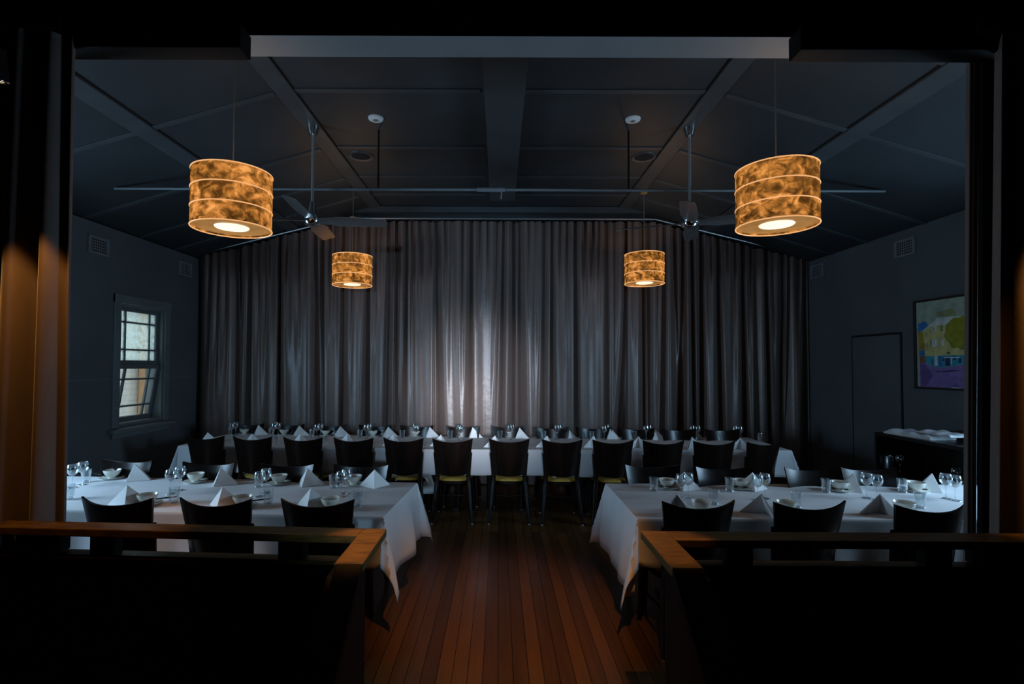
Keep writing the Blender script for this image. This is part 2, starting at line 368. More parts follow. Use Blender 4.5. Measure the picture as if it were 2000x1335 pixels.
# battens on the ceiling, each on its own
nb = [4]
def trim(mb, mt, bevel=0):
    o = mb.build('trim_%d' % nb[0], mt, bevel=bevel); nb[0] += 1; return struct(o)
for sgn in (-1, 1):
    for xc, wd in ((CX, 0.075), (2.91, 0.075)):
        a, b = sgn*(xc - wd), sgn*(xc + wd); a, b = min(a, b), max(a, b)
        m = MB(); dz = 0.018
        m.hexa([(a, YO, cz(a)-dz), (b, YO, cz(b)-dz), (b, 7.5, cz(b)-dz), (a, 7.5, cz(a)-dz), (a, YO, cz(a)+.01), (b, YO, cz(b)+.01), (b, 7.5, cz(b)+.01), (a, 7.5, cz(a)+.01)])
        trim(m, M['batten'], 0.004)
        # near-black strip colouring in the shadow line beside the batten, on the ridge side
        c = sgn*(xc - wd - 0.011); d = sgn*(xc - wd + 0.001); c, d = min(c, d), max(c, d)
        m = MB(); dz = 0.004
        m.hexa([(c, YO, cz(c)-dz), (d, YO, cz(d)-dz), (d, 7.5, cz(d)-dz), (c, 7.5, cz(c)-dz), (c, YO, cz(c)+.01), (d, YO, cz(d)+.01), (d, 7.5, cz(d)+.01), (c, 7.5, cz(c)+.01)])
        trim(m, M['gap_shadow'])
for yy in (3.2, 4.14, 5.24, 6.06, 6.72):
    m = MB(); wd = 0.028; dz = 0.012
    xs = [-4.28, -CX, -0.16]
    def seg(a, b):
        m.hexa([(a, yy-wd, cz(a)-dz), (b, yy-wd, cz(b)-dz), (b, yy+wd, cz(b)-dz), (a, yy+wd, cz(a)-dz), (a, yy-wd, cz(a)+.01), (b, yy-wd, cz(b)+.01), (b, yy+wd, cz(b)+.01), (a, yy+wd, cz(a)+.01)])
    seg(-4.28, -2.98); seg(-2.83, -1.85); seg(-1.68, -0.16); seg(0.16, 1.68); seg(1.85, 2.83); seg(2.98, 4.39)
    trim(m, M['batten'], 0.003)
# boxed duct along the middle of the ceiling
m = MB(); m.box(-0.125, 0.195, YO, 6.58, 3.80, 3.94); trim(m, M['batten'], 0.006)
m = MB(); m.box(-0.135, 0.205, 6.2, 6.24, 3.79, 3.93); trim(m, M['batten'])
# dark cornice over the curtain
m = MB(); m.box(-2.2, 2.2, 7.34, 7.5, 3.74, 3.93); trim(m, M['ceil'])
m = MB(); m.box(-2.25, 2.25, 7.2, 7.26, 3.84, 3.92); trim(m, M['batten'])
# flush dado strips on the side walls and the flush door
m = MB(); m.box(XL, XL + 0.008, YO, WY0 - 0.12, 1.50, 1.515); m.box(XL, XL+0.008, WY1 + 0.12, 7.4, 1.50, 1.515); trim(m, M['sash'])
m = MB(); m.box(XR - 0.008, XR, YO, 5.52, 1.43, 1.45); m.box(XR-0.008, XR, 6.42, 7.4, 1.43, 1.45); trim(m, M['wall'])
e = empty('door_1', (XR, 5.97, 0)); struct(e)
m = MB(); m.box(-0.012, 0.0, -0.375, 0.375, 0.01, 2.03); m.build('door_leaf', M['wall'], e, bevel=0.003)
m = MB()
m.box(-0.005, 0.001, -0.40, -0.376, 0, 2.055); m.box(-0.005, 0.001, 0.376, 0.40, 0, 2.055); m.box(-0.005, 0.001, -0.376, 0.376, 2.031, 2.055)
m.build('door_gap', M['gap_shadow'], e)

# ------------------------------------------------------------------ windows
def sash(name, parent, w_, h_, mt_pane, mt, origin, tilt=0.0, rail_b=0.07, rail_t=0.05):
    s = 0.045
    m = MB()
    m.box(-0.02, 0.02, -w_/2, w_/2, -h_, -h_+rail_b); m.box(-0.02, 0.02, -w_/2, w_/2, -rail_t, 0)
    m.box(-0.02, 0.02, -w_/2, -w_/2+s, -h_+rail_b, -rail_t); m.box(-0.02, 0.02, w_/2-s, w_/2, -h_+rail_b, -rail_t)
    iw = w_/2 - s; zb, zt = -h_+rail_b, -rail_t
    for yy in (-iw*0.66, iw*0.66): m.box(-0.014, 0.014, yy-0.010, yy+0.010, zb, zt)
    for fz in (0.22, 0.78):
        zz = zb + (zt-zb)*fz; m.box(-0.0135, 0.0135, -iw, iw, zz-0.010, zz+0.010)
    o = m.build(name, mt, parent, bevel=0.002); o.location = origin; o.rotation_euler = (0, tilt, 0)
    m = MB(); m.box(-0.002, 0.002, -iw-.01, iw+.01, zb-.01, zt+.01); p = m.build('pane', mt_pane, o)
    return o
wc = (WY0 + WY1)/2; ww = WY1 - WY0
e = empty('window_1', (XL, wc, 0)); struct(e)
m = MB(); c = 0.10
m.box(-0.01, 0.025, -ww/2-c, -ww/2, WZ0-0.02, WZ1+c); m.box(-0.01, 0.025, ww/2, ww/2+c, WZ0-0.02, WZ1+c)
m.box(-0.01, 0.03, -ww/2-c, ww/2+c, WZ1, WZ1+c); m.build('casing', M['casing'], e, bevel=0.006)
m = MB()
m.box(-0.20, 0.0, -ww/2, -ww/2+0.022, WZ0, WZ1); m.box(-0.20, 0.0, ww/2-0.022, ww/2, WZ0, WZ1); m.box(-0.20, 0.0, -ww/2+.022, ww/2-.022, WZ1-0.022, WZ1)
m.box(-0.20, 0.0, -ww/2+.022, ww/2-.022, WZ0, WZ0+0.02)
m.build('window_frame', M['casing'], e)
m = MB(); m.box(-0.02, 0.085, -ww/2-c-0.05, ww/2+c+0.05, WZ0-0.075, WZ0-0.03); m.box(0, 0.03, -ww/2-c, ww/2+c, WZ0-0.14, WZ0-0.075); m.build('window_sill', M['casing'], e, bevel=0.008)
hh = (WZ1 - WZ0 - 0.04)/2; sw = ww - 0.05
sash('upper_sash', e, sw, hh+0.02, M['frost'], M['sash'], (-0.07, 0, WZ1-0.022))
lo = sash('lower_sash', e, sw, hh+0.02, M['pane'], M['sash'], (-0.045, 0, WZ0+0.02+hh), R(9))
for yy in (-0.2, 0.2):
    m = MB(); m.box(0.02, 0.045, yy-0.025, yy+0.025, -hh+0.0, -hh+0.014); m.tube([(0.035, yy, -hh+0.007), (0.05, yy, -hh-0.01)], 0.006); m.build('sash_lift', M['chrome'], lo)
# neighbouring wall outside
m = MB(); m.box(-5.75, -5.6, 4.4, 9.6, -0.2, 2.75); struct(m.build('wall_outside', M['brick']))
m = MB(); m.box(-5.59, -5.35, 7.95, 8.6, -0.2, 2.7); struct(m.build('wall_outside', M['tan']))
n_ = 2
for xw, sg in ((XL, -1), (XR, 1)):
    e = empty('window_%d' % n_, (xw, 3.3, 0)); struct(e); n_ += 1
    m = MB()
    for a, b, c_, d in ((-0.5, -0.45, 0.85, 2.25), (0.45, 0.5, 0.85, 2.25), (-0.45, 0.45, 0.85, 0.9), (-0.45, 0.45, 2.2, 2.25), (-0.45, 0.45, 1.53, 1.56)):
        x0, x1 = sorted((sg*0.02, sg*0.06)); m.box(x0, x1, a, b, c_, d)
    m.build('window_frame', M['casing'], e)
    x0, x1 = sorted((-sg*0.03, sg*0.02)); m = MB()
    m.box(x0, x1, -0.54, -0.5, 0.8, 2.35); m.box(x0, x1, 0.5, 0.6, 0.8, 2.35); m.box(x0, x1, -0.5, 0.5, 2.25, 2.35); m.box(x0, x1, -0.5, 0.5, 0.77, 0.85)
    m.build('casing', M['casing'], e)

# ------------------------------------------------------------------ wall vents
def vent(x, y, z, sg, label, w_=0.28, h_=0.185):
    e = empty('wall_vent', (x, y, z)); tag(e, label, 'vent', 'ventilation grilles high on the side walls')
    m = MB(); t = 0.035
    for a, b, c_, d in ((-w_/2, w_/2, h_/2-t*.6, h_/2), (-w_/2, w_/2, -h_/2, -h_/2+t*.6), (-w_/2, -w_/2+t, -h_/2+t*.6, h_/2-t*.6), (w_/2-t, w_/2, -h_/2+t*.6, h_/2-t*.6)):
        x0, x1 = sorted((0, sg*0.022)); m.box(x0, x1, a, b, c_, d)
    m.build('frame', M['vent'], e, bevel=0.004)
    m = MB(); x0, x1 = sorted((0, sg*0.010)); m.box(x0, x1, -w_/2+t, w_/2-t, -h_/2+t*.6, h_/2-t*.6)
    m.mi = 1; iw, ih = w_-2*t, h_-1.2*t; x0, x1 = sorted((0, sg*0.0112))
    for i in range(7):
        for j in range(5):
            cy = -iw/2 + iw*(i+.5)/7; cz_ = -ih/2 + ih*(j+.5)/5
            m.box(x0, x1, cy-iw/7*.30, cy+iw/7*.30, cz_-ih/5*.30, cz_+ih/5*.30)
    m.build('grille', [M['vent'], M['holes']], e)
vent(XL, 5.42, 2.93, 1, 'square grid wall vent high on the left wall, nearer the opening')
vent(XL, 6.92, 2.96, 1, 'square grid wall vent high on the left wall, beside the back curtain')
vent(XR, 5.50, 2.96, -1, 'pale grid wall vent high on the right wall, above the painting')
vent(XR, 7.02, 2.985, -1, 'small grid wall vent high on the right wall, beside the back curtain')

# ------------------------------------------------------------------ curtains
def back_curtain(name, x0, x1, seed, label):
    rnd = random.Random(seed)
    ph = [rnd.uniform(0, 6.28) for _ in range(8)]
    N, Q = int((x1-x0)*230), 26
    folds = []; x = x0 + 0.03
    while x < x1 - 0.02:
        keep = rnd.random() < 0.58
        folds.append((x, rnd.uniform(-0.055, 0.055), keep, rnd.uniform(0.25, 0.95), rnd.uniform(0.8, 1.15), rnd.uniform(0.020, 0.038)))
        x += 0.114 + rnd.uniform(-0.012, 0.012)
    def fn(u, v):
        x = x0 + (x1-x0)*u; k = v
        zt = 3.715 - 0.25*max(0, abs(x)-2.19)
        z = zt*(1-k) + 0.015*k
        yy = 0.010*math.sin(5.1*x+ph[0]+k) + k*0.022*math.sin(2*PI*x/0.52+ph[1]+1.2*k) + k*0.010*math.sin(2*PI*x/0.21+ph[2]-1.5*k)
        sh = 0.0
        for fx, dr, keep, en, am, wd in folds:
            c = fx + dr*k**1.3
            if abs(x-c) > 0.16: continue
            if keep: d = 0.100 + 0.080*k; w_ = wd*(1+0.6*k)
            else:
                q = min(1, k/en); d = 0.065*(1-q*q*(3-2*q)); w_ = wd*(1+0.3*k)
            t_ = (x-c)/w_
            q_ = am*d*math.exp(-abs(t_*(0.8 if t_ > 0 else 1.0))**2.6)
            yy += q_; sh += (0.42 if am > 0.97 else -0.42)*q_
        return (x + (sh if 0.01 < u < 0.99 else 0), 7.20 + yy, z)
    m = MB(); m.grid(fn, N, Q)
    o = m.build(name, M['curtain'], smooth=False)
    for p in o.data.polygons: p.use_smooth = True
    tag(o, label, 'curtain', 'floor length curtains across the back wall')
    return o
back_curtain('curtain', -4.26, -0.19, 3, 'tall grey taupe pleated curtain covering the left half of the back wall')
back_curtain('curtain', -0.20, 4.37, 11, 'tall grey taupe pleated curtain covering the right half of the back wall')
m = MB(); m.tube([(-4.26, 7.16, 3.215), (-2.19, 7.16, 3.735), (2.19, 7.16, 3.735), (4.37, 7.16, 3.205)], 0.011, 8)
tag(m.build('curtain_track', M['track'], smooth=True), 'thin pale curtain track along the top of the back curtain', 'curtain track')

def front_curtain(x0, x1, y, seed, label, wave=0.135, amp=0.062):
    rnd = random.Random(seed); ph = [rnd.uniform(0, 6.28) for _ in range(8)]
    N, Q = int(abs(x1-x0)*150), 30
    def fn(u, v):
        x = x0 + (x1-x0)*u; s = v; k = s
        z = 3.27*(1-s) + 0.02*s
        p = 2*PI*x/wave + k*(1.0*math.sin(3.1*x+ph[0]) + 0.8*math.sin(6.9*x+ph[1])) + ph[2]
        yy = amp*(0.8+0.35*k)*math.sin(p) + 0.02*math.sin(p*0.5+ph[3]) + 0.008*math.sin(2.3*p+ph[4])
        edge = (x1 - x0)/abs(x1-x0)
        xx = x + 0.012*math.cos(p)
        if x0 > 0: xx += -0.11*k*max(0, (u-0.5)*2)
        return (xx, y + yy, z)
    m = MB(); m.grid(fn, N, Q); o = m.build('curtain', M['curtain2'])
    for p in o.data.polygons: p.use_smooth = True
    o.modifiers.new('t', 'SOLIDIFY').thickness = 0.004
    return tag(o, label, 'curtain', 'tied back curtains at the opening')
front_curtain(-3.2, -2.068, 2.45, 5, 'heavy velvet curtain hanging at the left side of the opening, lit orange')
fc = front_curtain(3.4, 2.395, 2.45, 8, 'heavy velvet curtain hanging at the right side of the opening, lit orange')
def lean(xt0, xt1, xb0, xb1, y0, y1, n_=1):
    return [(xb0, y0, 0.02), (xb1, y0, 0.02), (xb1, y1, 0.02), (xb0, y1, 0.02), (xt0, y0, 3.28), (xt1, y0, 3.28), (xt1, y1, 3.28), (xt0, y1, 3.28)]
MB().hexa(lean(2.47, 2.62, 2.385, 2.52, 2.575, 2.60)).build('curtain_shade_strip', M['dark'], fc)  # dark strip giving the curtain's shaded side its black by colour
for a in (0.0, 0.030):
    MB().hexa(lean(2.425+a, 2.445+a, 2.335+a, 2.352+a, 2.60, 2.625)).build('curtain_hem', M['curtain2'], fc, bevel=0.004)
for sg, x0, x1, lb in ((-1, -3.5, -2.12, 'left'), (1, 2.3, 3.6, 'right')):
    m = MB(); m.box(x0, x1, 2.41, 2.50, 3.29, 3.352); trim(m, M['dark'])
# long dark boxes fixed to the front of the header above the curtains
m = MB(); m.box(-4.5, -1.27, 2.46, 2.569, 3.225, 3.345); trim(m, M['dark'], 0.006)
m = MB(); m.box(1.47, 4.6, 2.46, 2.569, 3.225, 3.345); trim(m, M['dark'], 0.006)
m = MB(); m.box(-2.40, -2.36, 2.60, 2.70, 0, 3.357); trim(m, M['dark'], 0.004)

# ------------------------------------------------------------------ ceiling fans
def make_fan(loc, rz, label, ceil_z):
    e = empty('ceiling_fan', loc, rz); tag(e, label, 'ceiling fan', 'ceiling fans on long rods')
    top = ceil_z - loc[2]
    m = MB(); m.lathe([(0.0, top+.012), (0.055, top+.012), (0.052, top-0.03), (0.034, top-0.085), (0.0, top-0.088)], 28); m.build('canopy', M['chrome'], e, smooth=True)
    m = MB(); m.tube([(0, 0, 0.12), (0, 0, top-0.08)], 0.0125, 14); m.build('rod', M['track'], e, smooth=True)
    m = MB(); m.lathe([(0.0, 0.17), (0.026, 0.17), (0.042, 0.07), (0.045, 0.05), (0.0, 0.05)], 28); m.build('rod_cover', M['chrome'], e, smooth=True)
    m = MB(); m.lathe([(0.0, 0.06), (0.058, 0.055), (0.078, 0.03), (0.080, -0.02), (0.062, -0.045), (0.0, -0.055)], 36); m.build('motor_housing', M['chrome'], e, smooth=True)
    for k in range(4):
        a = k*PI/2
        m = MB(); rows = []
        st = [(0.07, 0.045), (0.16, 0.055), (0.24, 0.075), (0.45, 0.072), (0.62, 0.066), (0.665, 0.058), (0.685, 0.035)]
        vs_ = []
        for r_, hw in st:
            for t_ in (0.003, -0.003):
                for q in (-1, -0.33, 0.33, 1):
                    y_ = q*hw; z_ = -q*hw*math.tan(R(16)) - 0.006*q*q + t_
                    vs_.append((r_*math.cos(a) - y_*math.sin(a), r_*math.sin(a) + y_*math.cos(a), z_))
        fs = []
        n = len(st)
        for i in range(n-1):
            for j in range(3):
                fs.append((i*8+j, i*8+j+1, (i+1)*8+j+1, (i+1)*8+j)); fs.append((i*8+4+j, (i+1)*8+4+j, (i+1)*8+5+j, i*8+5+j))
            fs.append((i*8, (i+1)*8, (i+1)*8+4, i*8+4)); fs.append((i*8+3, i*8+7, (i+1)*8+7, (i+1)*8+3))
        fs.append((0, 4, 5, 1)); fs.append((1, 5, 6, 2)); fs.append((2, 6, 7, 3))
        b = (n-1)*8; fs += [(b, b+1, b+5, b+4), (b+1, b+2, b+6, b+5), (b+2, b+3, b+7, b+6)]
        m.add(vs_, fs); m.build('blade', M['steel'], e, smooth=True)
    return e
make_fan((-1.75, 4.74, 3.02), R(5), 'chrome four blade ceiling fan hanging on a rod, left side', CZ-0.018)
make_fan((1.775, 4.74, 3.01), R(-22), 'chrome four blade ceiling fan hanging on a rod, right side', CZ-0.018)
# tie rod across the room with its drop rods
e = empty('tie_rod', (0, 4.86, 3.355)); tag(e, 'long thin grey tie rod spanning the room under the ceiling', 'rod')
m = MB(); m.tube([(-3.69, 0, 0), (3.69, 0, 0)], 0.0135, 12); m.build('bar', M['rod'], e, smooth=True)
m = MB(); m.tube([(-0.22, 0, 0), (0.05, 0, 0)], 0.022, 12); m.build('turnbuckle', M['rod'], e, smooth=True)
for x_ in (-1.165, 1.235):
    m = MB(); m.tube([(x_, 0, 0.01), (x_, 0, CZ-3.355+.01)], 0.009, 10); m.build('drop_rod', M['wood'], e, smooth=True)
m = MB(); m.tube([(0.02, 0, -0.01), (0.012, 0, -0.09)], 0.006, 8); m.build('hook', M['track'], e, smooth=True)
for x_, y_, lb in ((-1.135, 4.62, 'left'), (1.215, 4.62, 'right')):
    e = empty('smoke_detector', (x_, y_, CZ)); tag(e, 'round white disc on the dark ceiling, %s of the central duct' % lb, 'ceiling fitting', 'round white ceiling discs')
    m = MB(); m.lathe([(0.0, -0.022), (0.05, -0.022), (0.066, -0.014), (0.070, 0.002), (0.0, 0.004)], 36); m.build('body', M['white'], e, smooth=True)
    m = MB(); m.lathe([(0.0, -0.026), (0.02, -0.026), (0.026, -0.021), (0.0, -0.020)], 20); m.build('sensor', M['rod'], e, smooth=True)
for x_, y_, lb in ((-1.50, 5.47, 'left'), (1.555, 5.47, 'right')):
    e = empty('ceiling_speaker', (x_, y_, CZ)); tag(e, 'dark round recessed opening in the ceiling, %s of the central duct' % lb, 'ceiling fitting', 'dark round ceiling openings')
    m = MB(); m.lathe([(0.10, -0.006), (0.128, -0.012), (0.135, 0.001), (0.10, 0.003)], 40, closed=True); m.build('ring', M['batten'], e, smooth=True)
    m = MB(); m.lathe([(0.0, -0.006), (0.09, -0.003), (0.101, -0.004), (0.101, 0.003), (0, 0.003)], 40); m.build('cone', M['holes'], e, smooth=True)

# ------------------------------------------------------------------ pendant lamps
def make_pendant(loc, ceil_z, label, cup_z=None, ph=0.0):
    e = empty('pendant_lamp', loc); tag(e, label, 'pendant lamp', 'marbled drum pendant lamps')
    Rr, H = 0.240, 0.365
    m = MB(); n = 72
    m.grid(lambda u, v: (Rr*math.cos(2*PI*u), Rr*math.sin(2*PI*u), H*v), n, 6)
    s = m.build('lamp_shade', M['shade'], e, smooth=True, solid=0.003); s.rotation_euler = (0, 0, ph)
    for z_ in (0.0, H/3, 2*H/3, H):
        m = MB(); m.torus(Rr+0.002, 0.0042, z_); m.build('wire_ring', M['wire'], e, smooth=True)
    m = MB(); m.lathe([(0.105, 0.012), (0.234, 0.012), (0.234, 0.018), (0.105, 0.018)], 60, closed=True); m.build('bottom_cover', M['shaderim'], e, smooth=True)
    m = MB(); m.lathe([(0.0, 0.004), (0.10, 0.006), (0.106, 0.013), (0.0, 0.016)], 48); m.build('diffuser', M['bulb'], e, smooth=True)
    m = MB(); m.lathe([(0.0, 0.10), (0.028, 0.115), (0.038, 0.145), (0.030, 0.18), (0.018, 0.21), (0.0, 0.21)], 20); m.build('bulb', M['bulb2'], e, smooth=True)
    m = MB()
    for k in range(3):
        a = 2*PI*k/3; m.tube([(0, 0, H-0.02), (Rr*math.cos(a), Rr*math.sin(a), H-0.005)], 0.003, 6)
    m.tube([(0, 0, 0.205), (0, 0, H)], 0.016, 12); m.build('spider', M['brass'], e, smooth=True)
    m = MB(); m.tube([(0, 0, H-0.02), (0, 0, ceil_z-loc[2])], 0.0042, 8); m.build('cord', M['cord'], e)
    cz_ = (cup_z if cup_z else ceil_z) - loc[2]
    m = MB(); m.lathe([(0.0, cz_), (0.042, cz_), (0.042, cz_-0.075), (0.0, cz_-0.08)], 24); m.build('canopy', M['brass'], e, smooth=True)
    for nm, zz, pw, rad in (('lamp_glow', 0.26, 4.0, 0.03),):
        l = bpy.data.lights.new(nm, 'POINT'); l.energy = pw; l.color = (1.0, 0.62, 0.32); l.shadow_soft_size = rad
        o = bpy.data.objects.new(nm, l); COL.objects.link(o); o.parent = e; o.location = (0.05, 0, zz)
    l = bpy.data.lights.new('lamp_downlight', 'SPOT'); l.energy = 2.2; l.color = (1.0, 0.58, 0.30); l.spot_size = R(150); l.spot_blend = 0.9; l.shadow_soft_size = 0.09
    o = bpy.data.objects.new('lamp_downlight', l); COL.objects.link(o); o.parent = e; o.location = (0, 0, -0.012)
    return e
def pend(px, py, Y, *a, **k):
    p = at(px, py, Y=Y); return make_pendant((p.x, p.y, p.z), *a, **k)
pend(453, 447, 3.35, cz(1.78), 'large marbled amber drum pendant lamp hanging near the opening on the left', ph=0.4)
pend(1517, 442, 3.28, cz(1.80), 'large marbled amber drum pendant lamp hanging near the opening on the right', ph=2.2)
pend(688, 557, 6.4, cz(1.83), 'smaller looking amber drum pendant lamp before the back curtain, left', cup_z=at(690, 424, Y=6.4).z, ph=4.0)
pend(1258.5, 554, 6.4, cz(1.80), 'smaller looking amber drum pendant lamp before the back curtain, right', ph=5.3)

# warm ceiling spotlights of the front room
def track_spot(loc, target, label, power, ang, blend=0.25, visible=True):
    e = empty('spotlight', loc); tag(e, label, 'spotlight', 'small warm spotlights in the front room')
    d = (Vector(target)-Vector(loc)).normalized(); P = Vector((0, 0, 0))
    m = MB(); m.tube([P - d*0.10, P + d*0.015], [0.035, 0.04], 24, cap=True); m.build('spotlight_body', M['dark'], e, smooth=True)
    m = MB(); m.tube([P + d*0.0155, P + d*0.018], 0.027, 24); m.build('lens', M['bulb'], e, smooth=True)
    m = MB(); m.tube([P + d*0.014, P + d*0.024], 0.041, 24, cap=False); m.build('rim', M['chrome'], e, smooth=True, solid=0.002)
    zt = (3.62 if loc[1] < 2.4 else 3.34) - loc[2]
    m = MB(); m.tube([P - d*0.06, (P - d*0.06) * 1.0 + Vector((0, 0, zt))], 0.008, 10); m.build('stem', M['dark'], e, smooth=True)
    s = spot('spot_beam', tuple(Vector(loc) + d*0.03), target, power, WARM, ang, blend, 0.02); s.parent = e; s.location = d*0.03
    return e
p = at(1, 147, Y=2.0)
track_spot((p.x - 0.02, 2.0, p.z), (-2.22, 2.36, 1.0), 'small spotlight glowing at the top left before the curtain', 42, 55, 0.35)
track_spot((2.80, 1.85, 3.2), (2.85, 2.46, 1.5), 'spotlight above the curtain on the right of the opening', 75, 42, 0.35)
track_spot((-0.47, 2.02, 3.40), (-0.545, 2.10, 0.95), 'spotlight above the corner of the left balustrade', 260, 12, 0.6)
track_spot((0.62, 2.00, 3.40), (0.69, 2.10, 0.95), 'spotlight above the corner of the right balustrade', 130, 12, 0.6)
track_spot((0.45, 0.75, 3.45), (0.06, 3.4, 0.0), 'spotlight above the steps shining down the aisle', 330, 28, 0.9)

# ------------------------------------------------------------------ balustrades
def balustrade(sg, name_label, corner, cap_w, x_in, x_out, y_far, y_near, rot, posts, newel):
    """sg -1 left, 1 right.  corner = far corner of the cap on the aisle side."""
    e = empty('balustrade', (corner[0], corner[1], 0)); tag(e, name_label, 'balustrade', 'dark wooden balustrades at the steps')
    cr, sr = math.cos(rot), math.sin(rot)
    def T(t, o, z):      # t along the rail away from the aisle, o towards the camera
        x, y = sg*t, -o
        return (x*cr - y*sr, x*sr + y*cr, z)
    L = 3.4
    def slab(t0, t1, o0, o1, z0, z1):
        p = [T(t0, o1, z0), T(t1, o1, z0), T(t1, o0, z0), T(t0, o0, z0), T(t0, o1, z1), T(t1, o1, z1), T(t1, o0, z1), T(t0, o0, z1)]
        if sg < 0: p = [p[1], p[0], p[3], p[2], p[5], p[4], p[7], p[6]]
        return MB().hexa(p)
    slab(cap_w, L, 0, cap_w, 0.915, 0.95).build('top_rail', M['railwood'], e, bevel=0.004)
    # return of the cap towards the camera, mitred into the top rail
    dn = corner[1] - y_near
    m = MB(); q = [(0, 0), (0, -dn), (sg*cap_w, -dn), (sg*cap_w, -cap_w)]
    a = T(cap_w, 0, 0); b = T(cap_w, cap_w, 0)
    poly = [(0, 0), (0, -dn), (b[0], -dn), (b[0], b[1]), (a[0], a[1])]
    if sg < 0: poly = poly[::-1]
    m.prism(poly, 0.915, 0.95, 'Z'); m.build('side_rail', M['railwood'], e, bevel=0.004)
    # sloping handrail down the steps
    m = MB(); s_ = 0.76; ln = 0.95
    y0, y1 = -dn, -dn - ln
    x0, x1 = sorted((0, sg*cap_w))
    m.hexa([(x0, y1, 0.915-ln*s_), (x1, y1, 0.915-ln*s_), (x1, y0, 0.91), (x0, y0, 0.91), (x0, y1, 0.95-ln*s_), (x1, y1, 0.95-ln*s_), (x1, y0, 0.95), (x0, y0, 0.95)])
    m.build('handrail', M['black'], e, bevel=0.004)
    m = MB(); pi = sg*(x_in); po = sg*(x_out); pi, po = sorted((pi, po))
    m.prism([(-0.06, -0.53), (-0.06, 0.912), (y0, 0.905), (y1, 0.905-ln*s_), (y1, -0.53)], pi, po, 'X'); m.build('side_panel', M['black'], e)
    slab(x_in, L, 0.03, 0.075, -0.0 + 0.002, 0.815).build('panel', M['black'], e)
    slab(x_in, L, 0.02, 0.085, 0.815, 0.833).build('ledge', M['railwood'], e, bevel=0.003)
    for t in posts: slab(t-0.055, t+0.055, 0.028, 0.08, 0.833, 0.915).build('post', M['black'], e)
    for t in newel: slab(t-0.09, t+0.09, 0.012, 0.095, 0.833, 0.915).build('newel_block', M['black'], e)
    slab(x_in, x_in+0.09, 0.012, 0.095, 0.833, 0.915).build('corner_post', M['black'], e)
    return e
balustrade(-1, 'dark wooden balustrade left of the steps with varnished cap rail', (-0.498, 2.30), 0.10, 0.085, 0.13, 0, 1.90, R(-3.4), (0.40, 1.26), (1.56,))
balustrade(1, 'dark wooden balustrade right of the steps with varnished cap rail', (0.627, 2.283), 0.115, 0.095, 0.14, 0, 1.872, R(-0.5), (0.40, 1.24), (1.50,))

